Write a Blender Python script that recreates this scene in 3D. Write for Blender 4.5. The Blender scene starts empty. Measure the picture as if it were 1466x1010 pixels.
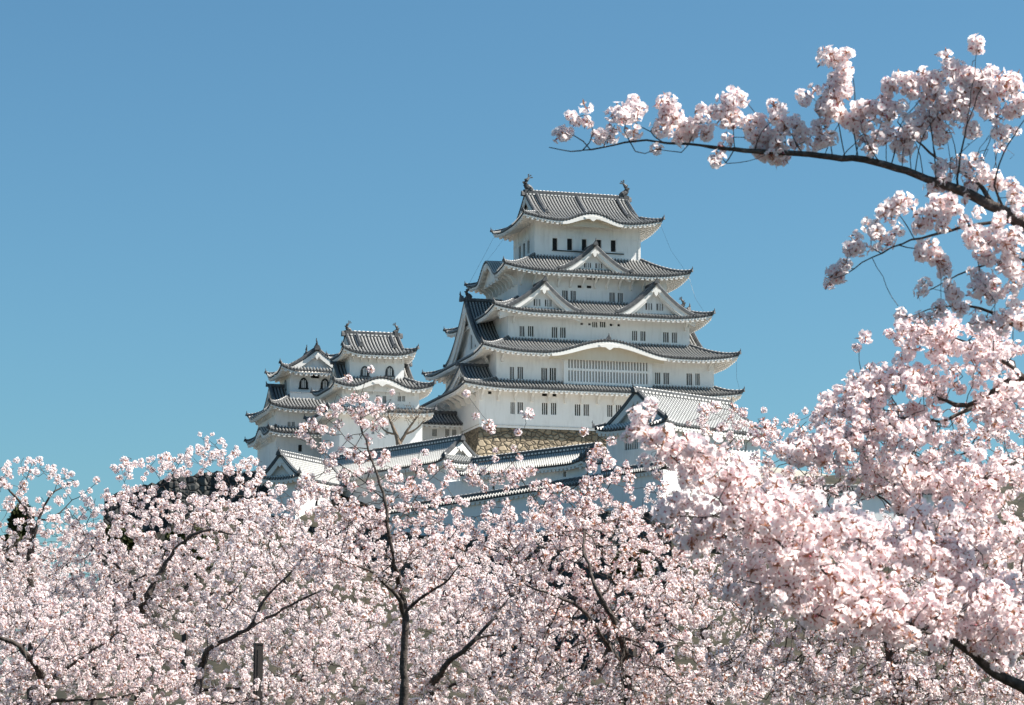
import bpy, math, random
import numpy as np
from mathutils import Vector
R = math.radians
scene = bpy.context.scene
COL = scene.collection
rng = np.random.default_rng(7)

# ------------------------------------------------------------------ camera, sky, sun, exposure
PITCH = R(8.75); FPX = 3800.0; EYE = 1.6
cam_d = bpy.data.cameras.new("camera"); cam = bpy.data.objects.new("camera", cam_d); COL.objects.link(cam)
cam.location = (0, 0, EYE); cam.rotation_euler = (R(90) + PITCH, 0, 0)
cam_d.sensor_width = 36.0; cam_d.lens = FPX / 1466.0 * 36.0
cam_d.clip_start = 0.1; cam_d.clip_end = 6000
cam_d.dof.use_dof = True; cam_d.dof.focus_distance = 70.0; cam_d.dof.aperture_fstop = 13.0
scene.camera = cam

SUN = Vector((0.668, -0.012, 0.744)).normalized()
sun_el = math.asin(SUN.z); sun_az = math.atan2(SUN.x, SUN.y)
world = bpy.data.worlds.new("World"); scene.world = world; world.use_nodes = True
nt = world.node_tree; nt.nodes.clear()
wo = nt.nodes.new("ShaderNodeOutputWorld"); bg = nt.nodes.new("ShaderNodeBackground")
sky = nt.nodes.new("ShaderNodeTexSky"); sky.sky_type = 'NISHITA'; sky.sun_disc = False
sky.sun_elevation = sun_el; sky.sun_rotation = sun_az
sky.altitude = 0; sky.air_density = 1.0; sky.dust_density = 1.2; sky.ozone_density = 1.5
tint = nt.nodes.new("ShaderNodeMix"); tint.data_type = 'RGBA'; tint.blend_type = 'MULTIPLY'; tint.inputs[0].default_value = 1.0
tint.inputs[7].default_value = (.605, .985, 1.085, 1)
bg.inputs[1].default_value = 0.05
nt.links.new(sky.outputs[0], tint.inputs[6]); nt.links.new(tint.outputs[2], bg.inputs[0]); nt.links.new(bg.outputs[0], wo.inputs[0])
sd = bpy.data.lights.new("sun", 'SUN'); so = bpy.data.objects.new("sun", sd); COL.objects.link(so)
sd.energy = 5.0; sd.angle = R(0.53); sd.color = (1.0, 0.945, 0.86)
so.rotation_euler = SUN.to_track_quat('Z', 'Y').to_euler()
vs = scene.view_settings; vs.view_transform = 'Standard'; vs.look = 'None'; vs.gamma = 1.0
vs.exposure = 1.2; vs.use_curve_mapping = False
scene.cycles.max_bounces = 10; scene.cycles.diffuse_bounces = 8; scene.cycles.transmission_bounces = 8
scene.cycles.transparent_max_bounces = 4; scene.cycles.glossy_bounces = 2
scene.cycles.sample_clamp_indirect = 8.0

# ------------------------------------------------------------------ projection helpers
CP, SP = math.cos(PITCH), math.sin(PITCH)
def ray(px, py):
    a = (px - 733.0) / FPX; b = (505.0 - py) / FPX
    return np.array((a, CP - b * SP, SP + b * CP))
def at(px, py, Y):
    """point of the ray through a photo pixel at distance Y along the ground"""
    d = ray(px, py); return np.array((0, 0, EYE)) + d * (Y / d[1])
class Frame:
    """a building's own axes: x along its front, y into it, z up"""
    def __init__(s, px, py, Y, theta):
        s.o = at(px, py, Y); s.t = theta; s.c, s.s = math.cos(theta), math.sin(theta)
    def loc(s, p):
        d = np.asarray(p) - s.o; return np.array((d[0]*s.c + d[1]*s.s, -d[0]*s.s + d[1]*s.c, d[2]))
    def on_y(s, px, py, yl):
        d = ray(px, py); C = s.loc((0, 0, EYE)); D = np.array((d[0]*s.c + d[1]*s.s, -d[0]*s.s + d[1]*s.c, d[2]))
        return C + D * ((yl - C[1]) / D[1])
    def on_x(s, px, py, xl):
        d = ray(px, py); C = s.loc((0, 0, EYE)); D = np.array((d[0]*s.c + d[1]*s.s, -d[0]*s.s + d[1]*s.c, d[2]))
        return C + D * ((xl - C[0]) / D[0])
    def root(s, name, label, cat, group=None):
        e = bpy.data.objects.new(name, None); COL.objects.link(e); e.location = s.o; e.rotation_euler = (0, 0, s.t)
        e.empty_display_size = 2; tag(e, label, cat, group); return e
def tag(o, label=None, cat=None, group=None, kind=None):
    if label: o["label"] = label
    if cat: o["category"] = cat
    if group: o["group"] = group
    if kind: o["kind"] = kind

# ------------------------------------------------------------------ materials
def new_mat(name):
    m = bpy.data.materials.new(name); m.use_nodes = True; n = m.node_tree.nodes
    return m, n, m.node_tree.links, n["Principled BSDF"]
def ramp(n, stops):
    r = n.new("ShaderNodeValToRGB"); e = r.color_ramp.elements
    while len(e) > 1: e.remove(e[0])
    e[0].position = stops[0][0]; e[0].color = (*stops[0][1], 1)
    for p, c in stops[1:]:
        k = e.new(p); k.color = (*c, 1)
    return r
def noise_mat(name, stops, scale, detail=5, rough=.8, bump=0, bscale=None, coord='Object', stretch=(1,1,1), spec=.3):
    m, n, l, b = new_mat(name)
    tc = n.new("ShaderNodeTexCoord"); mp = n.new("ShaderNodeMapping"); mp.inputs[3].default_value = stretch
    l.new(tc.outputs[coord], mp.inputs[0])
    t = n.new("ShaderNodeTexNoise"); t.inputs["Scale"].default_value = scale; t.inputs["Detail"].default_value = detail
    t.inputs["Roughness"].default_value = .62
    l.new(mp.outputs[0], t.inputs["Vector"]); r = ramp(n, stops); l.new(t.outputs[0], r.inputs[0]); l.new(r.outputs[0], b.inputs["Base Color"])
    b.inputs["Roughness"].default_value = rough; b.inputs["Specular IOR Level"].default_value = spec
    if bump:
        t2 = n.new("ShaderNodeTexNoise"); t2.inputs["Scale"].default_value = bscale or scale * 4; t2.inputs["Detail"].default_value = 6
        l.new(mp.outputs[0], t2.inputs["Vector"]); bp = n.new("ShaderNodeBump"); bp.inputs["Strength"].default_value = bump
        bp.inputs["Distance"].default_value = .02
        l.new(t2.outputs[0], bp.inputs["Height"]); l.new(bp.outputs[0], b.inputs["Normal"])
    return m
M = {}
def plaster(name, a, b_, c):
    m, n, l, b = new_mat(name)
    tc = n.new("ShaderNodeTexCoord")
    t = n.new("ShaderNodeTexNoise"); t.inputs["Scale"].default_value = .35; t.inputs["Detail"].default_value = 6
    mp = n.new("ShaderNodeMapping"); mp.inputs[3].default_value = (2.2, 2.2, .35); l.new(tc.outputs["Object"], mp.inputs[0])
    t2 = n.new("ShaderNodeTexNoise"); t2.inputs["Scale"].default_value = 1.3; t2.inputs["Detail"].default_value = 5
    l.new(tc.outputs["Object"], t.inputs["Vector"]); l.new(mp.outputs[0], t2.inputs["Vector"])
    mx = n.new("ShaderNodeMath"); mx.operation = 'MULTIPLY_ADD'; mx.inputs[1].default_value = .5; l.new(t.outputs[0], mx.inputs[0])
    m2 = n.new("ShaderNodeMath"); m2.operation = 'MULTIPLY'; m2.inputs[1].default_value = .5; l.new(t2.outputs[0], m2.inputs[0]); l.new(m2.outputs[0], mx.inputs[2])
    r = ramp(n, [(.25, a), (.5, b_), (.72, c)]); l.new(mx.outputs[0], r.inputs[0]); l.new(r.outputs[0], b.inputs["Base Color"])
    b.inputs["Roughness"].default_value = .85; b.inputs["Specular IOR Level"].default_value = .2
    return m
M['plaster'] = plaster("white_plaster", (.72,.70,.68), (.875,.86,.84), (.90,.89,.875))
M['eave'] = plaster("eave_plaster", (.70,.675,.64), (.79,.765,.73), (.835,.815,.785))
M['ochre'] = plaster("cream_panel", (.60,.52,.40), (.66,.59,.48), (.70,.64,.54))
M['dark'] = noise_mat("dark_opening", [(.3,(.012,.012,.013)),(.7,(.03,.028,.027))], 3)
M['lacquer'] = noise_mat("black_lacquer", [(.3,(.015,.014,.013)),(.7,(.03,.028,.025))], 3, rough=.4)
M['cap'] = noise_mat("ridge_tile", [(.3,(.055,.058,.064)),(.55,(.10,.103,.108)),(.75,(.19,.19,.19))], 2.2, detail=7, rough=.6, bump=.3)
M['bronze'] = noise_mat("weathered_tile_ornament", [(.3,(.05,.052,.056)),(.7,(.12,.12,.122))], 4, rough=.55)
def tile_mat(name, pan, rib, joint, amount):
    m, n, l, b = new_mat(name)
    uv = n.new("ShaderNodeUVMap"); uv.uv_map = "uv"; sp = n.new("ShaderNodeSeparateXYZ"); l.new(uv.outputs[0], sp.inputs[0])
    fu = n.new("ShaderNodeMath"); fu.operation = 'FRACT'; l.new(sp.outputs[0], fu.inputs[0])
    isrib = n.new("ShaderNodeMath"); isrib.operation = 'GREATER_THAN'; isrib.inputs[1].default_value = .46; l.new(fu.outputs[0], isrib.inputs[0])
    sv = n.new("ShaderNodeMath"); sv.operation = 'MULTIPLY'; sv.inputs[1].default_value = 1/.36; l.new(sp.outputs[1], sv.inputs[0])
    fv = n.new("ShaderNodeMath"); fv.operation = 'FRACT'; l.new(sv.outputs[0], fv.inputs[0])
    isj = n.new("ShaderNodeMath"); isj.operation = 'LESS_THAN'; isj.inputs[1].default_value = amount; l.new(fv.outputs[0], isj.inputs[0])
    tc = n.new("ShaderNodeTexCoord"); t = n.new("ShaderNodeTexNoise"); t.inputs["Scale"].default_value = .8; t.inputs["Detail"].default_value = 8
    l.new(tc.outputs["Object"], t.inputs["Vector"])
    r1 = ramp(n, [(.3, tuple(x*.75 for x in pan)), (.7, tuple(x*1.3 for x in pan))]); l.new(t.outputs[0], r1.inputs[0])
    r2 = ramp(n, [(.3, tuple(x*.8 for x in rib)), (.7, tuple(x*1.25 for x in rib))]); l.new(t.outputs[0], r2.inputs[0])
    m1 = n.new("ShaderNodeMix"); m1.data_type = 'RGBA'; l.new(isrib.outputs[0], m1.inputs[0]); l.new(r1.outputs[0], m1.inputs[6]); l.new(r2.outputs[0], m1.inputs[7])  # ribs lighter, pans darker: some lit-and-shaded contrast is put into the colour
    an = n.new("ShaderNodeMath"); an.operation = 'MULTIPLY'; l.new(isrib.outputs[0], an.inputs[0]); l.new(isj.outputs[0], an.inputs[1])
    m2 = n.new("ShaderNodeMix"); m2.data_type = 'RGBA'; l.new(an.outputs[0], m2.inputs[0]); l.new(m1.outputs[2], m2.inputs[6]); m2.inputs[7].default_value = (*joint, 1)
    l.new(m2.outputs[2], b.inputs["Base Color"]); b.inputs["Roughness"].default_value = .55; b.inputs["Specular IOR Level"].default_value = .4
    return m
M['tile'] = tile_mat("grey_roof_tile", (.04,.041,.043), (.145,.145,.143), (.47,.46,.44), .45)
M['tile_pale'] = tile_mat("pale_roof_tile", (.12,.12,.12), (.24,.237,.23), (.58,.57,.545), .5)
M['tile_white'] = tile_mat("plastered_roof_tile", (.15,.15,.15), (.29,.287,.28), (.64,.63,.61), .55)
def stone_mat(name, stops, scale, mortar):
    m, n, l, b = new_mat(name)
    tc = n.new("ShaderNodeTexCoord"); mp = n.new("ShaderNodeMapping"); mp.inputs[3].default_value = (1, 1, 1.35); l.new(tc.outputs["Object"], mp.inputs[0])
    ns = n.new("ShaderNodeTexNoise"); ns.inputs["Scale"].default_value = 1.2; l.new(mp.outputs[0], ns.inputs["Vector"])
    ad = n.new("ShaderNodeMix"); ad.data_type = 'VECTOR'; ad.inputs[0].default_value = .25; l.new(mp.outputs[0], ad.inputs[4]); l.new(ns.outputs["Color"], ad.inputs[5])
    v = n.new("ShaderNodeTexVoronoi"); v.inputs["Scale"].default_value = scale; l.new(ad.outputs[1], v.inputs["Vector"])
    v2 = n.new("ShaderNodeTexVoronoi"); v2.feature = 'DISTANCE_TO_EDGE'; v2.inputs["Scale"].default_value = scale; l.new(ad.outputs[1], v2.inputs["Vector"])
    sx = n.new("ShaderNodeSeparateColor"); l.new(v.outputs["Color"], sx.inputs[0])
    t = n.new("ShaderNodeTexNoise"); t.inputs["Scale"].default_value = 5; t.inputs["Detail"].default_value = 6; l.new(tc.outputs["Object"], t.inputs["Vector"])
    mm = n.new("ShaderNodeMath"); mm.operation = 'MULTIPLY_ADD'; mm.inputs[1].default_value = .55; l.new(sx.outputs[0], mm.inputs[0])
    m3 = n.new("ShaderNodeMath"); m3.operation = 'MULTIPLY'; m3.inputs[1].default_value = .5; l.new(t.outputs[0], m3.inputs[0]); l.new(m3.outputs[0], mm.inputs[2])
    r = ramp(n, stops); l.new(mm.outputs[0], r.inputs[0])
    rr = ramp(n, [(.02, (0,0,0)), (.07, (1,1,1))]); l.new(v2.outputs["Distance"], rr.inputs[0])
    mx = n.new("ShaderNodeMix"); mx.data_type = 'RGBA'; l.new(rr.outputs[0], mx.inputs[0]); mx.inputs[6].default_value = (*mortar, 1); l.new(r.outputs[0], mx.inputs[7])
    l.new(mx.outputs[2], b.inputs["Base Color"]); b.inputs["Roughness"].default_value = .9
    bp = n.new("ShaderNodeBump"); bp.inputs["Strength"].default_value = .9; bp.inputs["Distance"].default_value = .25
    r3 = ramp(n, [(0, (0,0,0)), (.16, (1,1,1))]); l.new(v2.outputs["Distance"], r3.inputs[0]); l.new(r3.outputs[0], bp.inputs["Height"]); l.new(bp.outputs[0], b.inputs["Normal"])
    return m
M['stone_tan'] = stone_mat("tan_stone", [(.25,(.17,.135,.095)),(.5,(.25,.20,.135)),(.75,(.32,.26,.185))], 1.5, (.085,.07,.05))
M['stone_grey'] = stone_mat("grey_stone", [(.25,(.035,.035,.036)),(.5,(.06,.06,.058)),(.75,(.10,.098,.09))], 1.2, (.02,.02,.02))
M['bark'] = noise_mat("cherry_bark", [(.3,(.030,.024,.021)),(.55,(.075,.060,.053)),(.75,(.19,.165,.15))], 22, detail=6, rough=.85, bump=.6, bscale=60)
M['bark_pale'] = noise_mat("pale_bark", [(.3,(.13,.095,.07)),(.7,(.27,.21,.16))], 6, rough=.9)
M['ground'] = noise_mat("park_ground", [(.3,(.06,.065,.03)),(.5,(.12,.10,.06)),(.7,(.18,.14,.09))], .6, detail=8, rough=.95, bump=.5)
M['hill'] = noise_mat("hill_scrub", [(.3,(.016,.018,.010)),(.5,(.035,.032,.022)),(.7,(.075,.06,.04))], .5, detail=9, rough=.95, bump=.8)
M['gravel'] = noise_mat("pale_courtyard_gravel", [(.3,(.27,.25,.22)),(.7,(.37,.345,.31))], 3, detail=8, rough=.95)
M['steel'] = noise_mat("dark_brown_steel", [(.3,(.032,.027,.025)),(.7,(.05,.043,.04))], 9, rough=.5)
M['leaf'] = noise_mat("conifer_green", [(.3,(.02,.03,.008)),(.6,(.055,.06,.014)),(.8,(.11,.09,.02))], 3, rough=.7)
def petal_mat(name, c1, c2, tr):
    m, n, l, b = new_mat(name); out = n["Material Output"]; n.remove(b)
    g = n.new("ShaderNodeNewGeometry"); t = n.new("ShaderNodeTexNoise"); t.inputs["Scale"].default_value = 9; t.inputs["Detail"].default_value = 3
    tc = n.new("ShaderNodeTexCoord"); l.new(tc.outputs["Object"], t.inputs["Vector"])
    wn = n.new("ShaderNodeMath"); wn.operation = 'MULTIPLY_ADD'; wn.inputs[1].default_value = .5; l.new(g.outputs["Random Per Island"], wn.inputs[0])
    w2 = n.new("ShaderNodeMath"); w2.operation = 'MULTIPLY'; w2.inputs[1].default_value = .5; l.new(t.outputs[0], w2.inputs[0]); l.new(w2.outputs[0], wn.inputs[2])
    r = ramp(n, [(.2, c1), (.65, c2)]); l.new(wn.outputs[0], r.inputs[0])
    d = n.new("ShaderNodeBsdfDiffuse"); tl = n.new("ShaderNodeBsdfTranslucent"); mx = n.new("ShaderNodeMixShader"); mx.inputs[0].default_value = tr
    l.new(r.outputs[0], d.inputs[0]); l.new(r.outputs[0], tl.inputs[0]); l.new(d.outputs[0], mx.inputs[1]); l.new(tl.outputs[0], mx.inputs[2]); l.new(mx.outputs[0], out.inputs[0])
    return m
M['petal'] = petal_mat("blossom_petal", (.955,.85,.857), (.985,.932,.932), .56)
M['petal_pink'] = petal_mat("pinker_blossom_petal", (.948,.825,.836), (.981,.914,.916), .54)
M['petal_in'] = petal_mat("blossom_centre", (.52,.13,.18), (.74,.34,.38), .25)
M['calyx'] = petal_mat("red_brown_calyx", (.30,.12,.085), (.50,.27,.17), .35)

# ------------------------------------------------------------------ mesh builder
class MB:
    def __init__(s): s.v = []; s.f = []; s.m = []; s.uv = []; s.n = 0; s.T = None
    def add(s, V, F, m=0, uv=None):
        V = np.asarray(V, float).reshape(-1, 3)
        if s.T is not None: V = V @ s.T[:3, :3].T + s.T[:3, 3]
        s.v.append(V); b = s.n
        for f in F: s.f.append(tuple(int(i) + b for i in f)); s.m.append(m)
        s.uv.append(np.zeros((len(V), 2)) if uv is None else np.asarray(uv, float).reshape(-1, 2)); s.n += len(V); return s
    def box(s, a, b, m=0):
        (x0,y0,z0),(x1,y1,z1) = a, b
        return s.add([(x0,y0,z0),(x1,y0,z0),(x1,y1,z0),(x0,y1,z0),(x0,y0,z1),(x1,y0,z1),(x1,y1,z1),(x0,y1,z1)],
              [(0,3,2,1),(4,5,6,7),(0,1,5,4),(1,2,6,5),(2,3,7,6),(3,0,4,7)], m)
    def grid(s, P, m=0, uv=None, flip=False):
        P = np.asarray(P, float); a, b = P.shape[:2]
        i = np.arange(a*b).reshape(a, b)
        q = np.stack([i[:-1,:-1], i[1:,:-1], i[1:,1:], i[:-1,1:]], -1).reshape(-1, 4)
        if flip: q = q[:, ::-1]
        return s.add(P.reshape(-1, 3), q, m, None if uv is None else np.asarray(uv).reshape(-1, 2))
    def tube(s, P, r, k=6, m=0, cap=True, squash=1.0, up=(0,0,1)):
        P = np.asarray(P, float); n = len(P); r = np.broadcast_to(np.asarray(r, float), (n,))
        d = np.gradient(P, axis=0); d /= np.linalg.norm(d, axis=1)[:, None] + 1e-9
        up = np.asarray(up, float); ref = np.where((np.abs(d @ up) > .97)[:, None], np.array((0, 1.0, 0.001)), up)
        u = np.cross(d, ref); u /= np.linalg.norm(u, axis=1)[:, None] + 1e-9; w = np.cross(u, d)
        a = np.arange(k) * 2*math.pi/k + math.pi/k
        G = P[:, None] + r[:, None, None] * (np.cos(a)[None, :, None]*u[:, None]*squash + np.sin(a)[None, :, None]*w[:, None])
        F = []
        for i in range(n-1):
            for j in range(k): F.append((i*k+j, i*k+(j+1)%k, (i+1)*k+(j+1)%k, (i+1)*k+j))
        if cap: F.append(tuple(range(k))[::-1]); F.append(tuple((n-1)*k + j for j in range(k)))
        return s.add(G.reshape(-1, 3), F, m)
    def slab(s, P, off, m=0):
        """closed plate: polygon P pushed along off"""
        P = np.asarray(P, float); n = len(P); Q = P + np.asarray(off, float)
        F = [tuple(range(n)), tuple(range(2*n-1, n-1, -1))] + [(i, i+n, (i+1) % n + n, (i+1) % n) for i in range(n)]
        return s.add(np.vstack([P, Q]), F, m)
    def strip_slab(s, A, B, off, m=0):
        """plate between two curves A and B, thickened along off"""
        A = np.asarray(A, float); B = np.asarray(B, float); off = np.asarray(off, float); n = len(A)
        V = np.vstack([A, B, A+off, B+off]); F = []
        for i in range(n-1):
            F += [(i, i+1, n+i+1, n+i), (2*n+i, 3*n+i, 3*n+i+1, 2*n+i+1), (i, 2*n+i, 2*n+i+1, i+1), (n+i, n+i+1, 3*n+i+1, 3*n+i)]
        F += [(0, n, 3*n, 2*n), (n-1, 3*n-1, 4*n-1, 2*n-1)]
        return s.add(V, F, m)
    def build(s, name, mats, parent=None, smooth=False):
        me = bpy.data.meshes.new(name); V = np.vstack(s.v); UV = np.vstack(s.uv)
        me.from_pydata(V.tolist(), [], s.f)
        if not isinstance(mats, (list, tuple)): mats = [mats]
        for mt in mats: me.materials.append(mt)
        if len(mats) > 1: me.polygons.foreach_set("material_index", np.array(s.m, np.int32))
        lay = me.uv_layers.new(name="uv"); idx = np.empty(len(me.loops), np.int32); me.loops.foreach_get("vertex_index", idx)
        lay.data.foreach_set("uv", UV[idx].astype(np.float32).ravel())
        if smooth: me.polygons.foreach_set("use_smooth", np.ones(len(me.polygons), bool))
        me.update(); o = bpy.data.objects.new(name, me); COL.objects.link(o)
        if parent: o.parent = parent
        return o
def rotz(a, o=(0, 0, 0)):
    T = np.eye(4); T[0,0] = T[1,1] = math.cos(a); T[0,1] = -math.sin(a); T[1,0] = math.sin(a); T[:3,3] = o; return T
# ------------------------------------------------------------------ roofs, walls, gables
PER = .47
def rib_cols(sa, sb, p=PER):
    out = []; k = math.floor(sa / p)
    while k * p < sb + p:
        for fr, h in ((0, 0), (.44, 0), (.50, .17), (.72, .25), (.94, .17)):
            x = (k + fr) * p
            if sa + 1e-3 < x < sb - 1e-3: out.append((x, h, k + fr))
        k += 1
    return [(sa, 0, sa/p)] + out + [(sb, 0, sb/p)]
class Slope:
    """one side of a tiled roof; its own axes: s along the eave, y inward, z up"""
    def __init__(s, T, W, run, ze, zi, inl, inr, up=.9, bump=None, a=.7, L=None, full=None, n=8):
        s.T, s.W, s.run, s.ze, s.zi, s.inl, s.inr, s.up, s.bump, s.a, s.n = T, W, run, ze, zi, inl, inr, up, bump, a, n
        s.L = L or min(W * .42, 7.0); s.full = full
    def tmax(s, x):
        return max(0.0, min(1.0, x / max(s.inl, 1e-6), (s.W - x) / max(s.inr, 1e-6)))
    def z(s, x, t):
        g = max(0.0, 1 - min(x, s.W - x) / s.L) ** 2.0
        zz = s.ze + (s.zi - s.ze) * (s.a * t + (1 - s.a) * t * t) + s.up * g * max(0.0, 1 - t) ** 1.5
        if s.bump:
            c, w, h = s.bump; q = abs(x - c) / w
            if q < 1.12:
                b = s.ze + h * karahafu(q) + .12 * t
                if b > zz - .25:
                    k = .25; d = b - zz; zz = max(zz, b) if d > k else zz + (d + k) ** 2 / (4 * k)
        return zz
    def tiles(s, mb, m_tile=0, m_cap=1, p=PER):
        segs = [(0, s.W)] if s.full is None else [(0, s.full[0]), (s.full[0], s.full[1]), (s.full[1], s.W)]
        for k, (a, b) in enumerate(segs):
            mb.T = s.T; cols = rib_cols(a, b, p); G = []; UV = []; E = []
            for x, h, u in cols:
                if s.full is None: tm = s.tmax(x)
                elif k == 1: tm = 1.0
                else: tm = max(0.0, min(x, s.W - x)) / s.run
                row = []; uv = []; L = 0; last = None
                for j in range(s.n + 1):
                    t = tm * j / s.n; P = (x, s.run * t, s.z(x, t) + h * (1 if tm > .02 else 0))
                    if last is not None: L += math.dist(P, last)
                    last = P; row.append(P); uv.append((u, L))
                G.append(row); UV.append(uv); E.append([(x, .02, row[0][2] - (.24 if h > 0 else .16)), row[0]])
            mb.grid(G, m_tile, UV, flip=True); mb.grid(E, m_cap, flip=True)
        mb.T = None
    def eave(s, mb, o, thick=.24, raft=.74, rise=.30, m=0, drop=.18):
        mb.T = s.T; n = max(12, int(s.W / .6)); xs = np.linspace(.12, s.W - .12, n)
        zt = np.array([s.z(x, 0) - drop for x in xs])
        A = np.stack([xs, np.full(n, .10), zt], 1); Bv = A - np.array((0, 0, thick))
        mb.strip_slab(A, Bv, (0, .22, 0), m)
        ye = np.minimum(np.minimum(xs, s.W - xs) * 1.0, o + .35); ye = np.maximum(ye, .35)
        z0 = zt - thick + .06
        zb = np.array([s.ze if s.bump else s.ze for x in xs]) - drop - thick + .06
        G = [[(x, .3, a), (x, .3 + (y-.3)*.5, a + (y-.3)*.5*rise), (x, y, a + (y-.3) * rise)] for x, y, a in zip(xs, ye, z0)]
        mb.grid(G, m)
        k = 1
        while k * raft < s.W - .3:
            x = k * raft; y = min(min(x, s.W - x), o + .3); k += 1
            if y < .6: continue
            a = s.z(x, 0) - drop - thick + .06; w = .19; d = .30
            P = [(x-w, .13, a-d), (x+w, .13, a-d), (x+w, .13, a), (x-w, .13, a)]; zz = (y - .3) * rise
            Q = [(x-w, y, a-d+zz), (x+w, y, a-d+zz), (x+w, y, a+zz), (x-w, y, a+zz)]
            mb.add(P + Q, [(0,1,2,3), (0,4,5,1), (1,5,6,2), (3,2,6,7), (0,3,7,4)], m)
        mb.T = None
    def hip(s, right=False, n=10, tend=1.0):
        out = []
        for j in range(n + 1):
            t = tend * j / n
            if s.full is not None: x = t * s.run
            else: x = s.inl * t
            if right: x = s.W - (t * s.run if s.full is not None else s.inr * t)
            p = np.array((x, s.run * t, s.z(x, t), 1.0)); out.append((s.T @ p)[:3])
        return np.array(out)
    def line(s, x, t0, t1, n=10):
        return np.array([(s.T @ np.array((x, s.run * t, s.z(x, t), 1.0)))[:3] for t in np.linspace(t0, t1, n)])
def karahafu(q):
    q = min(abs(q), 1.12) / 1.12
    return (.5 + .5 * math.cos(math.pi * q)) ** .92
def oni(mb, p, d, s=.55, m=0, horn=True):
    """ridge end tile: a thick shield facing along d with a horn"""
    d = np.array((d[0], d[1], 0.0)); d /= np.linalg.norm(d) + 1e-9; u = np.array((-d[1], d[0], 0)); z = np.array((0, 0, 1.0)); p = np.asarray(p)
    sh = [(-.75,-.35), (-.55,.35), (-.25,.8), (.25,.8), (.55,.35), (.75,-.35)]
    mb.slab([p + s*(a*u + b*z) for a, b in sh][::-1], d * s * .7, m)
    if horn:
        mb.tube([p + z*s*.5 + d*s*.3, p + z*s*1.1 + d*s*.65, p + z*s*1.75 + d*s*.6], [s*.3, s*.2, s*.05], 6, m)
def ridge_tube(mb, P, r, m=0, mj=1, lift=None, joints=True):
    P = np.array(P, float); P[:, 2] += r * .7 if lift is None else lift
    mb.tube(P, r, 6, m, squash=.8)
    if joints:   # plastered cover tiles along the top
        Q = P.copy(); Q[:, 2] += r * .78
        L = np.r_[0, np.cumsum(np.linalg.norm(np.diff(Q, axis=0), axis=1))]; k = max(2, int(L[-1] / .55))
        for i in range(k):
            a, b = (i + .12) / k * L[-1], (i + .60) / k * L[-1]
            p = [np.interp(x, L, Q[:, c]) for x in (a, b) for c in range(3)]
            mb.tube([p[:3], p[3:]], r * .30, 5, mj)
def side_T(x, y, ang, base=None):
    T = rotz(ang, (x, y, 0)); return T if base is None else base @ T

def skirt_roof(root, ro, ri, ze, zi, o, up=.9, bump=None, bump_left=None, sides="flrb", tile='tile', name='roof', ups=None, raft=.74, per=PER, rise=.30, L=None, base=None, thick=.24):
    """hipped ring roof between the eave rectangle ro and the wall rectangle ri above it"""
    (x0, y0, x1, y1), (X0, Y0, X1, Y1) = ro, ri
    S = {'f': Slope(side_T(x0, y0, 0, base), x1-x0, Y0-y0, ze, zi, X0-x0, x1-X1, up, bump, L=L),
         'r': Slope(side_T(x1, y0, R(90), base), y1-y0, x1-X1, ze, zi, Y0-y0, y1-Y1, up, None, L=L),
         'l': Slope(side_T(x0, y1, R(-90), base), y1-y0, X0-x0, ze, zi, y1-Y1, Y0-y0, up, bump_left, L=L),
         'b': Slope(side_T(x1, y1, R(180), base), x1-x0, y1-Y1, ze, zi, x1-X1, X0-x0, up, None, L=L)}
    mb = MB(); me = MB(); mh = MB()
    for k in sides:
        S[k].tiles(mb, p=per); S[k].eave(me, o[k] if isinstance(o, dict) else o, raft=raft, rise=rise, thick=thick)
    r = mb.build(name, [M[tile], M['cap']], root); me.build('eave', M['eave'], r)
    hips = []
    if 'f' in sides:
        if 'l' in sides: hips.append(S['f'].hip())
        if 'r' in sides: hips.append(S['f'].hip(True))
    if 'b' in sides:
        if 'r' in sides: hips.append(S['b'].hip())
        if 'l' in sides: hips.append(S['b'].hip(True))
    for h in hips:
        mh = MB(); ridge_tube(mh, h, .28); oni(mh, h[0] + np.array((0, 0, .25)), h[0]-h[2], .38)
        mh.build('hip_ridge', [M['cap'], M['eave']], r)
    return r, S
def tympanum(root, S, o, name='karahafu_panel', depth=.9, mat='ochre', base=-.42):
    """the panel, thick curved board and carving under a rounded gable of slope S"""
    c, w, h = S.bump; xs = np.linspace(c - w*1.02, c + w*1.02, 41)
    zt = np.array([S.z(x, 0) for x in xs])
    mb = MB(); mb.T = S.T
    A = np.stack([xs, np.full(41, .06), zt - .2], 1); Bv = A - np.array((0, 0, 1)) * (.42 + .25 * np.sin(np.linspace(0, math.pi, 41)))[:, None]
    mb.strip_slab(A, Bv, (0, .3, 0), 0)
    r = mb.build(name, [M['eave']], root)
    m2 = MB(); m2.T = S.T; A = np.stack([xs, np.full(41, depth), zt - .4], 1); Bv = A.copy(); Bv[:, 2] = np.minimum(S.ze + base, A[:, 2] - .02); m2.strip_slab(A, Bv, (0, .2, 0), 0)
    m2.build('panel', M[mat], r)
    m3 = MB(); m3.T = S.T; zc = S.ze + h - .62; k = min(1.0, h / 1.6)
    P = [(0,.15),(.55,.1),(1.1,-.1),(1.6,-.05),(1.2,-.38),(.6,-.36),(.25,-.62),(0,-.75),(-.25,-.62),(-.6,-.36),(-1.2,-.38),(-1.6,-.05),(-1.1,-.1),(-.55,.1)]
    m3.slab([(c + a*k, .0, zc + b*k) for a, b in P][::-1], (0, .14, 0)); m3.build('carved_pendant', M['eave'], r)
    return r
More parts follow.
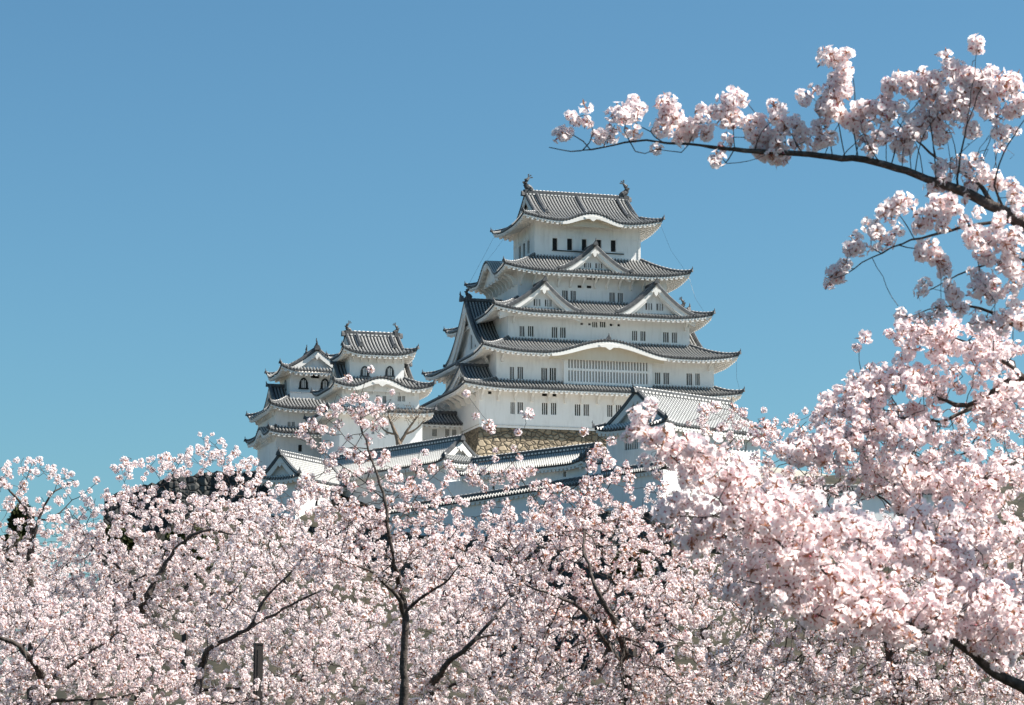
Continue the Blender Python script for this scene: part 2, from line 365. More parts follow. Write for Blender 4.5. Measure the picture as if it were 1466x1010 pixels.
def window(parent, T, xa, xb, za, zb, bars=3, deep=.30, frame=True, mat='plaster', back='dark'):
    mb = MB(); mb.T = T
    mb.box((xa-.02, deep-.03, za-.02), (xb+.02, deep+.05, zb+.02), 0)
    n = bars
    if n:
        bw = (xb - xa) / (2 * n + 1) * .52
        for k in range(n):
            c = xa + (xb - xa) * (k + 1) / (n + 1); mb.box((c - bw/2, .07, za-.01), (c + bw/2, .07 + .14, zb+.01), 1)
    return mb.build('window', [M[back], M[mat]], parent)
def holed_face(mb, T, W, z0, z1, holes, m=0, deep=.30):
    mb.T = T; xs = sorted({0.0, W, *[h[0] for h in holes], *[h[1] for h in holes]}); zs = sorted({z0, z1, *[h[2] for h in holes], *[h[3] for h in holes]})
    for a, b in zip(xs[:-1], xs[1:]):
        for c, d in zip(zs[:-1], zs[1:]):
            mx, mz = (a+b)/2, (c+d)/2
            if any(h[0] < mx < h[1] and h[2] < mz < h[3] for h in holes): continue
            mb.add([(a,0,c), (b,0,c), (b,0,d), (a,0,d)], [(0,1,2,3)], m)
    for a, b, c, d in [h[:4] for h in holes]:
        mb.add([(a,0,c),(b,0,c),(b,0,d),(a,0,d),(a,deep,c),(b,deep,c),(b,deep,d),(a,deep,d)], [(0,4,5,1),(1,5,6,2),(2,6,7,3),(3,7,4,0)], m)
    mb.T = None
def walls(root, x0, y0, x1, y1, z0, z1, front=(), left=(), right=(), name='wall', mat='plaster', base=None):
    """four walls of one storey; the openings are real recesses with barred windows. front: (xa, xb, za, zb, bars) in root axes"""
    mb = MB(); Tf = side_T(x0, y0, 0, base); Tl = side_T(x0, y1, R(-90), base); Tr = side_T(x1, y0, R(90), base); Tb = side_T(x1, y1, R(180), base)
    fh = [(h[0]-x0, h[1]-x0, h[2], h[3], h[4]) for h in front]; lh = [(y1-h[1], y1-h[0], h[2], h[3], h[4]) for h in left]; rh = [(h[0]-y0, h[1]-y0, h[2], h[3], h[4]) for h in right]
    holed_face(mb, Tf, x1-x0, z0, z1, fh); holed_face(mb, Tl, y1-y0, z0, z1, lh); holed_face(mb, Tr, y1-y0, z0, z1, rh); holed_face(mb, Tb, x1-x0, z0, z1, [])
    mb.T = base; mb.add([(x0,y0,z1),(x1,y0,z1),(x1,y1,z1),(x0,y1,z1)], [(0,1,2,3)])
    w = mb.build(name, M[mat], root)
    for T, hs in ((Tf, fh), (Tl, lh), (Tr, rh)):
        for h in hs: window(w, T, *h[:4], bars=h[4])
    return w
def gable(root, T, wl, wr, h, depth, name='gable', windows=(), tile='tile', ped=.9, ornament=True, board=None, back=None, fin=1.0, per=PER, zcut=0.0, sag=.45):
    """triangular gable: two curved tiled slopes, ridge, verge, bargeboard, plastered pediment. T: x across, y inward, origin under the apex"""
    def prof(q, w): return (w * q, h * ((1 - sag) * (1 - q) + sag * (1 - q) ** 2) + .25 * max(0, q - .8) / .2 * .5)
    qs = np.linspace(0, 1, 11); mb = MB()
    ys = rib_cols(0, depth, per)
    for sg, w in ((1, wr), (-1, wl)):
        G = []; UV = []
        for y, hh, u in ys:
            pts = [(sg * prof(q, w)[0], y, prof(q, w)[1] + hh) for q in qs]
            L = np.r_[0, np.cumsum([math.dist(a, b) for a, b in zip(pts[:-1], pts[1:])])]
            G.append(pts); UV.append([(u, l) for l in L])
        mb.T = T; mb.grid(G, 0, UV, flip=(sg > 0))
        mb.grid([[(sg * prof(q, w)[0], 0, prof(q, w)[1] - .2), (sg * prof(q, w)[0], 0, prof(q, w)[1])] for q in qs], 1, flip=(sg < 0))
        # underside of the slope
        mb.grid([[(sg * prof(q, w)[0], 0, prof(q, w)[1] - .2), (sg * prof(q, w)[0], min(depth, ped + .6), prof(q, w)[1] - .2)] for q in qs], 2)
    g = mb.build(name, [M[tile], M['cap'], M['eave']], root)
    v = MB(); v.T = T
    for sg, w in ((1, wr), (-1, wl)):
        P = np.array([(sg * prof(q, w)[0], .22, prof(q, w)[1]) for q in qs]); ridge_tube(v, P, .29)
        end = P[-1]; oni(v, end + np.array((0, -.1, .25)), (0, -1), .36, horn=False)
    v.build('verge', [M['cap'], M['eave']], g)
    b = MB(); b.T = T; bw = board or (.30 + .10 * h)
    for sg, w in ((1, wr), (-1, wl)):
        A = np.array([(sg * prof(q, w)[0], .12, prof(q, w)[1] - .2) for q in qs]); Bv = A.copy(); Bv[:, 2] -= bw * (.85 + .3 * qs)
        b.strip_slab(A, Bv, (0, .2, 0)); A2 = Bv + np.array((0, .22, .02)); B2 = A2.copy(); B2[:, 2] -= bw * .45
        b.strip_slab(A2, B2, (0, .16, 0))
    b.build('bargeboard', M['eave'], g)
    p = MB(); p.T = T
    pts = [(-prof(q, wl)[0], ped, prof(q, wl)[1] - .25) for q in qs[::-1]] + [(prof(q, wr)[0], ped, prof(q, wr)[1] - .25) for q in qs[1:]]
    pts = [(x, y, max(z, zcut - .6)) for x, y, z in pts]
    A = np.array(pts); Bv = A.copy(); Bv[:, 2] = min(zcut - .65, -.65); p.strip_slab(A, Bv, (0, .25, 0)); pd = p.build('pediment', M['plaster'], g)
    for xa, xb, za, zb, n in windows:
        m = MB(); m.T = T; m.box((xa, ped - .03, za), (xb, ped + .02, zb), 0)
        for k in range(n):
            c = xa + (xb - xa) * (k + 1) / (n + 1); w_ = (xb - xa) / (2*n+1) * .45; m.box((c - w_, ped - .12, za - .02), (c + w_, ped - .035, zb + .02), 1)
        m.build('window', [M['dark'], M['plaster']], pd)
    if ornament:
        o = MB(); o.T = T; k = .12 * h + .25; zc = h - bw - .25
        P = [(0,.7),(.35,.35),(.8,.3),(1.0,-.05),(.75,-.3),(.4,-.15),(.3,-.6),(0,-1.0),(-.3,-.6),(-.4,-.15),(-.75,-.3),(-1.0,-.05),(-.8,.3),(-.35,.35)]
        o.slab([(a*k, .0, zc + b_*k) for a, b_ in P][::-1], (0, .14, 0)); o.build('carved_pendant', M['eave'], g)
    r = MB(); r.T = T; ridge_tube(r, [(0, -.1, h + .05), (0, depth * .5, h + .05), (0, depth, h + .05)], .30)
    oni(r, (0, -.15, h + .25), (0, -1), .5 * fin); r.build('ridge', [M['cap'], M['eave']], g)
    return g
def shachi(parent, p, d, H=1.9):
    """fish ornament: head down on the ridge end, body arched up, forked tail"""
    p = np.asarray(p, float); d = np.asarray(d, float); z = np.array((0, 0, 1.0)); u = np.cross(d, z); mb = MB()
    C = [(.38,.02), (.2,.12), (.0,.26), (-.08,.46), (.0,.64), (.1,.76), (.16,.82)]; rad = [.15, .25, .24, .20, .15, .10, .06]
    pts = [p + (a*d + b*z) * H for a, b in C]; mb.tube(pts, [r*H*.8 for r in rad], 8, 0, squash=.8)
    t = pts[-2]
    for a in (.15, .75, 1.35):
        q = t + H*.30*(math.cos(a)*d + math.sin(a)*z); q2 = t + H*.26*(math.cos(a+.33)*d + math.sin(a+.33)*z); mb.slab([t - u*.03*H, q - u*.03*H, q2 - u*.03*H], u * .06 * H)
    for i, s in ((2, .08), (3, .09), (4, .07)):
        q = pts[i]; mb.slab([q - d*rad[i]*H*.5 - z*.1*H - u*.03*H, q - d*(rad[i]*.6+s)*H - u*.03*H + z*.06*H, q - d*rad[i]*H*.5 + z*.12*H - u*.03*H], u * .06 * H)
    for sg in (1, -1):
        q = pts[1] + sg*u*.15*H; mb.slab([q, q + sg*u*.08*H + z*.03*H, q + z*.12*H], d * .05 * H)
    mb.box(p + np.array((-.34, -.34, -.5)), p + np.array((.34, .34, .12)), 0)
    return mb.build('fish_ornament', M['bronze'], parent, smooth=False)
def irimoya(root, rect, ze, zr, gin, o, up=.9, bump=None, base=None, tile='tile', fish=1.9, per=PER, raft=.74, a=.62, descents=(), sides='frlb', ped_win=(), L=None, thick=.24, cap_h=.9, fin=1.0):
    """hip-and-gable top roof with its ridge along x (of base)"""
    x0, y0, x1, y1 = rect; H = (y1-y0)/2; W = x1-x0; mb = MB(); me = MB()
    S = {'f': Slope(side_T(x0, y0, 0, base), W, H, ze, zr, 0, 0, up, bump, a=a, full=(gin, W-gin), n=12, L=L),
         'b': Slope(side_T(x1, y1, R(180), base), W, H, ze, zr, 0, 0, up, None, a=a, full=(gin, W-gin), n=12, L=L)}
    tg = gin / H; zg = ze + (zr-ze)*(a*tg + (1-a)*tg*tg); aa = a / (a + (1-a)*tg)
    S['l'] = Slope(side_T(x0, y1, R(-90), base), 2*H, gin, ze, zg, gin, gin, up, None, a=aa, L=S['f'].L)
    S['r'] = Slope(side_T(x1, y0, R(90), base), 2*H, gin, ze, zg, gin, gin, up, None, a=aa, L=S['f'].L)
    for k in sides: S[k].tiles(mb, p=per); S[k].eave(me, o, raft=raft, thick=thick)
    r = mb.build('roof', [M[tile], M['cap']], root); me.build('eave', M['eave'], r)
    B_ = np.eye(4) if base is None else base
    # gable ends
    for sg, xg in ((-1, x0+gin), (1, x1-gin)):
        n = 13; ts = np.linspace(tg*.8, 1, n); zz = np.array([ze + (zr-ze)*(a*t + (1-a)*t*t) for t in ts])
        ya = np.concatenate([y0 + H*ts, (y1 - H*ts)[::-1][1:]]); za = np.concatenate([zz, zz[::-1][1:]])
        g = MB(); g.T = B_; xi = xg - sg*.75; A = np.stack([np.full(len(ya), xi), ya, za - .12], 1); Bv = A.copy(); Bv[:, 2] = zg - .5; g.strip_slab(A, Bv, (-sg*.25, 0, 0)); g.build('pediment', M['plaster'], r)
        g = MB(); g.T = B_; A = np.stack([np.full(len(ya), xg - sg*.06), ya, za - .14], 1); Bv = A.copy(); Bv[:, 2] -= .55 + .2; g.strip_slab(A, Bv, (-sg*.2, 0, 0))
        k = .10 * (zr - zg) + .3
        P = [(0,.5),(.35,.3),(.8,.3),(1.0,-.05),(.75,-.3),(.4,-.15),(.3,-.6),(0,-1.0),(-.3,-.6),(-.4,-.15),(-.75,-.3),(-1.0,-.05),(-.8,.3),(-.35,.3)]
        g.slab([(xg + sg*.02, (y0+y1)/2 + p_*k, zr - .9 + q*k) for p_, q in P], (-sg*.12, 0, 0))
        g.build('bargeboard', M['eave'], r)
        for yy, dy in ((0, 1), (1, -1)):
            v = MB(); v.T = B_; t2 = np.linspace(1, tg, 10)
            P = np.array([(xg - sg*.2, (y0 + H*t) if yy == 0 else (y1 - H*t), ze + (zr-ze)*(a*t + (1-a)*t*t)) for t in t2]); ridge_tube(v, P, .28); v.build('verge', [M['cap'], M['eave']], r)
    for k, rt in (('f', False), ('f', True), ('b', False), ('b', True)):
        h = S[k].hip(rt, tend=tg); mh = MB(); ridge_tube(mh, h, .22); oni(mh, h[0] + np.array((0, 0, .25)), h[0]-h[2], .36); mh.build('hip_ridge', [M['cap'], M['eave']], r)
    for xd, td in descents:
        d = MB(); P = S['f'].line(xd, 1, td); ridge_tube(d, P, .34); oni(d, P[-1] + np.array((0, 0, .25)), P[-1]-P[-3], .42); d.build('descending_ridge', [M['cap'], M['eave']], r)
    m = MB(); m.T = B_; ym = (y0+y1)/2; zc = zr
    m.box((x0+gin-.1, ym-.3, zc-.25), (x1-gin+.1, ym+.3, zc+cap_h*.55), 0); m.tube([(x0+gin-.15, ym, zc+cap_h*.62), (x1-gin+.15, ym, zc+cap_h*.62)], .26, 6, 0)
    nj = int((W-2*gin)/.55)
    for i in range(nj):
        x = x0+gin + (i+.2)*(W-2*gin)/nj; m.tube([(x, ym, zc+cap_h*.62+.12), (x+.28, ym, zc+cap_h*.62+.12)], .15, 6, 1); m.box((x, ym-.34, zc+.02), (x+.3, ym-.305, zc+.2), 1)
    m.build('main_ridge', [M['cap'], M['eave']], r)
    for sg, xg in ((1, x0+gin), (-1, x1-gin)):
        o_ = MB(); pp = (B_ @ np.array((xg - sg*.05, ym, zc + .1, 1)))[:3]; dd = (B_[:3,:3] @ np.array((-sg, 0, 0))); oni(o_, pp, dd, .6*fin, horn=(fish == 0)); o_.build('ridge_end_tile', M['bronze'], r)
        if fish: shachi(r, (B_ @ np.array((xg + sg*.35, ym, zc + cap_h*.75, 1)))[:3], B_[:3,:3] @ np.array((sg, 0, 0)), fish)
    return r, S
def brackets(root, pts, d, name='bracket', L=1.5, H=1.6, w=.16, base=None):
    """curved struts from the wall out to the eave; one part each. d: outward unit vector"""
    d = np.array((d[0], d[1], 0.0)); u = np.array((-d[1], d[0], 0)); z = np.array((0, 0, 1.0))
    for p in pts:
        p = np.asarray(p, float); q = [(0,0), (.0,.35), (.18,.62), (.55,.86), (1,1), (1,.84), (.68,.66), (.42,.42), (.34,.0)]
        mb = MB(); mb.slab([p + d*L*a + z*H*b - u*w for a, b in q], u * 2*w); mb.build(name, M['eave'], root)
# ------------------------------------------------------------------ ground and hill
def terrain():
    n = 121; xs = np.linspace(-900, 900, n) ; xs = np.sign(xs) * np.abs(xs/900)**1.8 * 900; ys = np.r_[np.linspace(-60, 80, 15), np.linspace(90, 480, 60), np.linspace(520, 3500, 20)]
    X, Y = np.meshgrid(xs, ys, indexing='ij')
    def sm(a, b, x): t = np.clip((x-a)/(b-a), 0, 1); return t*t*(3-2*t)
    top = 32 * sm(235, 345, Y) * (1 - sm(430, 600, Y)) * sm(-72, -34, X) * (1 - sm(60, 120, X))
    Z = top + 6 * sm(120, 240, Y) * (1 - sm(500, 800, Y)) * sm(-90, -30, X) * (1 - sm(70, 150, X))
    Z += (rng.random(X.shape) - .5) * .5 * (Y > 60)
    mb = MB(); mb.grid(np.stack([X, Y, Z], -1)); o = mb.build("terrain", [M['hill']], None, True); tag(o, "scrubby castle hill rising behind the cherry trees", "hill", kind="structure")
    mb = MB(); mb.add([(-3000,-200,-.03),(3000,-200,-.03),(3000,6000,-.03),(-3000,6000,-.03)], [(0,1,2,3)]); o = mb.build("ground", [M['ground']]); tag(o, "flat park ground under the trees", "ground", kind="structure")
terrain()
def courtyard():
    n = 40; a = np.linspace(0, 2*math.pi, n, endpoint=False); mb = MB(); P = [(2 + 52*math.cos(t) + .8*math.sin(5*t), 385 + 62*math.sin(t) + .8*math.cos(7*t)) for t in a]
    mb.add([(x, y, 38.5) for x, y in P] + [(x*1.08 - .2, (y-385)*1.08 + 385, 31) for x, y in P], [tuple(range(n))] + [(i, i+n, (i+1) % n + n, (i+1) % n) for i in range(n)])
    o = mb.build("courtyard", [M['gravel']]); tag(o, "pale gravel courtyard round the foot of the keeps", "courtyard", kind="structure")  # unseen gravel, added so sunlight bounces up onto the walls and eaves
courtyard()
TH = R(16.5)
# ------------------------------------------------------------------ main keep
def wins(F, yl, spec, bars=2):
    out = []
    for xa, xb, ya, yb, *n in spec:
        a = F.on_y(xa, (ya+yb)/2, yl); b = F.on_y(xb, (ya+yb)/2, yl); t = F.on_y((xa+xb)/2, ya, yl); u = F.on_y((xa+xb)/2, yb, yl)
        out.append((a[0], b[0], u[2], t[2], n[0] if n else bars))
    return out
def main_keep():
    F = Frame(711, 610, 365, TH)
    K = F.root("castle_keep", "tall white five tiered castle keep with grey tiled roofs on the stone base", "castle keep")
    # storeys
    w1 = [(731,737,576,593),(741,749,576,593),(776,784,577,594),(789,796.6,577,594),(823,831,579,595.5),(835.6,843.4,579,595.5),(869.5,877,580,597),(882,889.5,580,597),(916,924,582,598.5),(929,937,582,598.5),(961,969,584,600),(974,982,584,600)]
    vents = [(698.7,704,560.3,564.5,0),(776,783.7,563.5,567.5,0),(791,797,564,568,0),(985,991,570.5,575,0)]
    walls(K, -2.5, 0, 32.9, 28.2, -.2, 6.0, wins(F, 0, w1 + vents))
    w2 = [(730,736,525.5,543),(741,749,525.5,543),(775,783.5,527,545),(787,796.2,527,545),(938,945.5,533.6,550.3),(950,958,534,550.6),(983,991,535,552),(995.6,1002,535,552)]
    lat = wins(F, .1, [(812,927.5,512,548.5)])[0]
    W2 = walls(K, .12, .5, 32.4, 27.7, 5.6, 11.3, wins(F, .5, w2))
    w3 = [(744,751,467,482),(756,764,467,482),(790,798,468.5,484),(802,810,469,484),(848,855.5,461,469),(859,867,461,469),(905,912.4,474,488),(917,924.3,474.5,488.5),(949.5,957.6,476,490.5),(962,969.4,476.5,491)]
    s3 = [(831,835,462.5,465.5,0),(842,846,463,466,0),(873,877,463.5,467,0),(884,888,464,467.5,0)]
    walls(K, 2.65, 3.4, 29.85, 24.8, 12.2, 17.4, wins(F, 3.4, w3 + s3))
    w4 = [(805,813,416,430),(817,824.6,416.5,430.5),(872.6,880.4,419,433),(884.5,892,419.5,433.6),(840,847.5,394.5,401),(850,857.5,395,401.5)]
    s4 = [(827,834,408.5,412.6,0),(840,847,409,413,0)]
    walls(K, 4.95, 6.3, 27.5, 21.9, 18.2, 23.9, wins(F, 6.3, w4 + s4))
    w6 = [(791,798,341,358,0),(812,819.3,341.8,358.6,0),(833,839.8,342.6,359.4,0),(854,860.8,343.4,360,0),(874.5,881.6,344.2,361,0)]
    l6 = []
    for xa, xb, ya, yb in ((742.6,745.6,353,372),(748.4,751.6,349,368),(754.8,758,344.5,363.5)):
        a = F.on_x(xa, (ya+yb)/2, 8.2); b = F.on_x(xb, (ya+yb)/2, 8.2); t = F.on_x((xa+xb)/2, ya, 8.2); u = F.on_x((xa+xb)/2, yb, 8.2); l6.append((b[1], a[1], u[2], t[2], 0))
    W6 = walls(K, 8.2, 8.8, 24.35, 19.4, 25.2, 32.0, wins(F, 8.8, w6), left=l6)
    # top storey: sliding shutters, sill rail and tie beams
    z0, z1 = 26.0, 31.0; ws = wins(F, 8.8, w6)
    for (a, b, c, d, _) in ws:
        m = MB(); m.box((b+.05, 8.72, c), (b+.05 + (b-a)*1.35, 8.795, d)); m.build('shutter', M['plaster'], W6)
    m = MB(); m.box((ws[0][0]-.1, 8.66, ws[0][2]-.16), (ws[-1][1]+1.2, 8.796, ws[0][2]-.03)); m.build('window_sill', M['lacquer'], W6)
    m = MB(); zb = ws[0][3] + .18; m.box((8.15, 8.74, zb), (24.4, 8.797, zb+.14)); m.box((8.14, 8.75, zb), (8.197, 19.4, zb+.14))
    for x in np.linspace(8.3, 24.2, 9): m.box((x-.07, 8.742, zb+.142), (x+.07, 8.798, 31.4))
    for y in np.linspace(9.6, 18.6, 6): m.box((8.142, y-.07, zb+.142), (8.196, y+.07, 31.4))
    m.box((24.0, 8.70, 25.9), (24.36, 8.796, zb-.002)); m.build('tie_beam', M['plaster'], W6)
    # big lattice bay on the second storey
    a, b, c, d, _ = lat
    m = MB(); m.box((a-.55, -.15, 6.2), (b+.55, .497, c-.02)); m.box((a-.55, -.15, c-.019), (a, .497, d+.4)); m.box((b, -.15, c-.019), (b+.55, .497, d+.4)); m.box((a+.001, -.15, d), (b-.001, .497, d+.4)); bay = m.build('lattice_bay', M['plaster'], K)
    m = MB(); m.box((a, .30, c-.02), (b, .36, d)); m.build('opening', M['dark'], bay)
    m = MB(); n = 27; st = (b-a)/n
    for k in range(n + 1): m.box((a + k*st - st*.29, -.10, c-.02), (a + k*st + st*.29, .12, d))
    zm = c + (d-c)*.47; m.box((a, -.13, zm-.16), (b, .10, zm+.16)); m.build('lattice', M['plaster'], bay)
    # roofs
    skirt_roof(K, (-5.2, -2.0, 35.8, 30.2), (.12, .5, 32.4, 27.7), 5.25, 6.55, {'f': 2, 'r': 2.9, 'l': 2.7, 'b': 2}, up=.55)
    cx = F.on_y(873, 490, -2.0)[0]
    r2, S2 = skirt_roof(K, (-2.6, -2.0, 35.3, 30.2), (2.65, 3.4, 29.85, 24.8), 10.4, 12.95, 2.5, up=.78, bump=(cx + 2.6, 8.3, 2.0))
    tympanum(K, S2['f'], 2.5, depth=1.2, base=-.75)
    for (xx, tt) in ((cx + 2.6, .62),):
        m = MB(); P = S2['f'].line(xx, .95, .12); ridge_tube(m, P, .28); oni(m, P[-1] + np.array((0, 0, .25)), (0, -1), .5); m.build('descending_ridge', [M['cap'], M['eave']], r2)
    r3, S3 = skirt_roof(K, (-.1, 1.0, 32.6, 27.2), (4.95, 6.3, 27.5, 21.9), 16.6, 19.25, 2.4, up=.78)
    r4, S4 = skirt_roof(K, (2.3, 4.0, 30.4, 24.2), (8.2, 8.8, 24.35, 19.4), 23.1, 26.1, 2.4, up=.78, bump_left=(10.1, 4.6, 2.6))
    tympanum(K, S4['l'], 2.4, depth=1.0, name='karahafu_panel', mat='plaster', base=-.6)
    r5, S5 = irimoya(K, (5.7, 6.1, 26.9, 22.1), 30.95, 36.1, 2.6, 2.5, up=.85, bump=(10.55, 4.5, 1.35), fish=2.4, descents=((4.4, .36), (10.6, .34), (16.9, .36)))
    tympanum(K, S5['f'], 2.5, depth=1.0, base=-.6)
    # gables on the front
    def fg(px_c, y_ap, pxl, pxr, y_base, yf, S, wn):
        ap = F.on_y(px_c, y_ap, yf); l = F.on_y(pxl, y_base, yf); r = F.on_y(pxr, y_base, yf); zb = l[2]
        h = ap[2] - zb; T = np.eye(4); T[:3, 3] = (ap[0], yf, zb)
        return gable(K, T, ap[0]-l[0], r[0]-ap[0], h, 7.5, windows=wn, zcut=.1)
    fg(851.8, 352.5, 800, 904, 387, 4.3, None, [(-1.35,-.35,.75,1.45,3),(.35,1.35,.75,1.45,3)])
    fg(779.4, 404, 716, 833, 443.5, 1.4, None, [(-1.3,-.35,.95,1.9,3),(.35,1.3,.95,1.9,3)])
    fg(939.4, 407, 883, 996, 449.5, 1.4, None, [(-1.3,-.35,.95,1.9,3),(.35,1.3,.95,1.9,3)])
    # great gable on the west side and the lower one, and their twins on the east
    ap = F.on_y(664.5, 432, 14.1); xg = ap[0]
    gw = gable(K, side_T(xg, 14.1, R(-90)) @ np.array([[1,0,0,0],[0,1,0,0],[0,0,1,ap[2]-8.3],[0,0,0,1.]]), 11.0, 10.6, 8.3, 6.5 - xg, windows=[(-1.6,-.3,1.5,3.6,3),(.3,1.6,1.5,3.6,3)], ped=1.3, board=1.3, zcut=.2, fin=1.4, sag=.6)
    shachi(gw, (xg + .5, 14.1, ap[2] + .6), (1, 0, 0), 1.7)
    ge = gable(K, side_T(32.5 - xg, 14.1, R(90)) @ np.array([[1,0,0,0],[0,1,0,0],[0,0,1,ap[2]-8.3],[0,0,0,1.]]), 10.6, 10.6, 8.3, 6.5 - xg, ped=1.3, board=1.3, zcut=.2, fin=1.4, sag=.6)
    shachi(ge, (32.0 - xg, 14.1, ap[2] + .6), (-1, 0, 0), 1.7)
    ap = F.on_y(657.8, 525, 4.6); xg = ap[0]
    gable(K, side_T(xg, 4.6, R(-90)) @ np.array([[1,0,0,0],[0,1,0,0],[0,0,1,ap[2]-3.3],[0,0,0,1.]]), 11.0, 6.0, 3.3, .5 - xg, ped=1.2, board=.7, zcut=.1, sag=.6)
    # struts under the eaves
    brackets(K, [(x, .02, 3.55) for x in np.arange(-2.2, 33, 2.42)], (0, -1), L=1.55, H=1.55)
    brackets(K, [(-2.48, y, 3.6) for y in np.arange(2, 27, 2.6)], (-1, 0), L=2.2, H=1.5)
    brackets(K, [(x, 6.32, 21.2) for x in np.arange(5.4, 27.4, 1.84)], (0, -1), L=1.5, H=1.5, w=.13)
    brackets(K, [(4.97, y, 21.2) for y in np.arange(6.6, 21.8, 1.7)], (-1, 0), L=1.9, H=1.6, w=.13)
    for z, x0, x1, y in ((9.1, .9, 31.6, .52), (15.2, 3.4, 29.1, 3.42)):
        brackets(K, [(x0, y, z), (x1, y, z)], (0, -1), L=1.6, H=1.25, w=.14)
    # conductor wires
    for a, b in (((30.2, 4.2, 23.1), (31.6, 1.6, 17.6)), ((26.6, 6.3, 31.2), (29.6, 4.3, 24.2)), ((35.0, -1.8, 10.6), (35.4, -1.8, 6.2)), ((5.8, 21.8, 31.0), (2.6, 23.8, 24.2)), ((5.9, 14, 30.6), (2.6, 14, 26.0))):
        a, b = np.array(a), np.array(b); mm = (a+b)/2 + np.array((-.25, 0, -.5)); m = MB(); m.tube([a, (a+mm)/2 + (0,0,-.05), mm, (mm+b)/2, b], .015, 4); m.build('conductor_wire', M['lacquer'], K)
    # stone base
    m = MB(); zs = np.linspace(0, 1, 9); G = []
    for t in zs:
        e = .15 + 3.2 * t ** 1.5; z = .15 - 10 * t; x0, y0, x1, y1 = -2.5 - e + .3, 0 - e + .3, 32.9 + e - .3, 28.2 + e - .3
        G.append([(x0,y1,z),(x0,y0,z),(x1,y0,z),(x1,y1,z),(x0,y1,z)])
    m.grid(G, flip=True); m.add([(-2.6,-.1,.14),(33,-.1,.14),(33,28.3,.14),(-2.6,28.3,.14)], [(0,1,2,3)])
    o = m.build("stone_base", M['stone_tan']); o.location = F.o; o.rotation_euler = (0, 0, TH); tag(o, "tan stone block base under the tall main keep", "stone wall")
    return F
FK = main_keep()

# ------------------------------------------------------------------ the two small keeps
def arched_window(root, T, x, z, w, h, trim='lacquer'):
    """bell shaped window with a dark lacquer surround and bars"""
    def bell(s, n=17):
        return [(x + s*w*math.cos(a)*(1 if math.sin(a) < .25 else 1 - .12*math.sin(a)), z + h*(.42 + .58*s*math.sin(a)) ) for a in np.linspace(0, math.pi, n)]
    P = bell(1.0); out = [(x + w*1.05, z)] + P + [(x - w*1.05, z)]
    inn = [(x + w*.72, z+.04)] + [(x + (a-x)*.72, z + .04 + (b-z)*.84) for a, b in P] + [(x - w*.72, z+.04)]
    m = MB(); m.T = T; A = [(a, -.09, b) for a, b in out]; B_ = [(a, -.09, b) for a, b in inn]; m.strip_slab(A, B_, (0, .085, 0)); m.box((x-w*1.2, -.14, z-.16), (x+w*1.2, -.003, z+.03))
    f = m.build('window', M[trim], root)
    m = MB(); m.T = T; m.slab([(a, -.02, b) for a, b in inn], (0, .016, 0)); m.build('opening', M['dark'], f)
    m = MB(); m.T = T
    for k in (-1, 0, 1): m.box((x + k*w*.36 - w*.09, -.075, z + .02), (x + k*w*.36 + w*.09, -.024, z + h*(.74 if k else .84)))
    m.build('bars', M['plaster'], f)
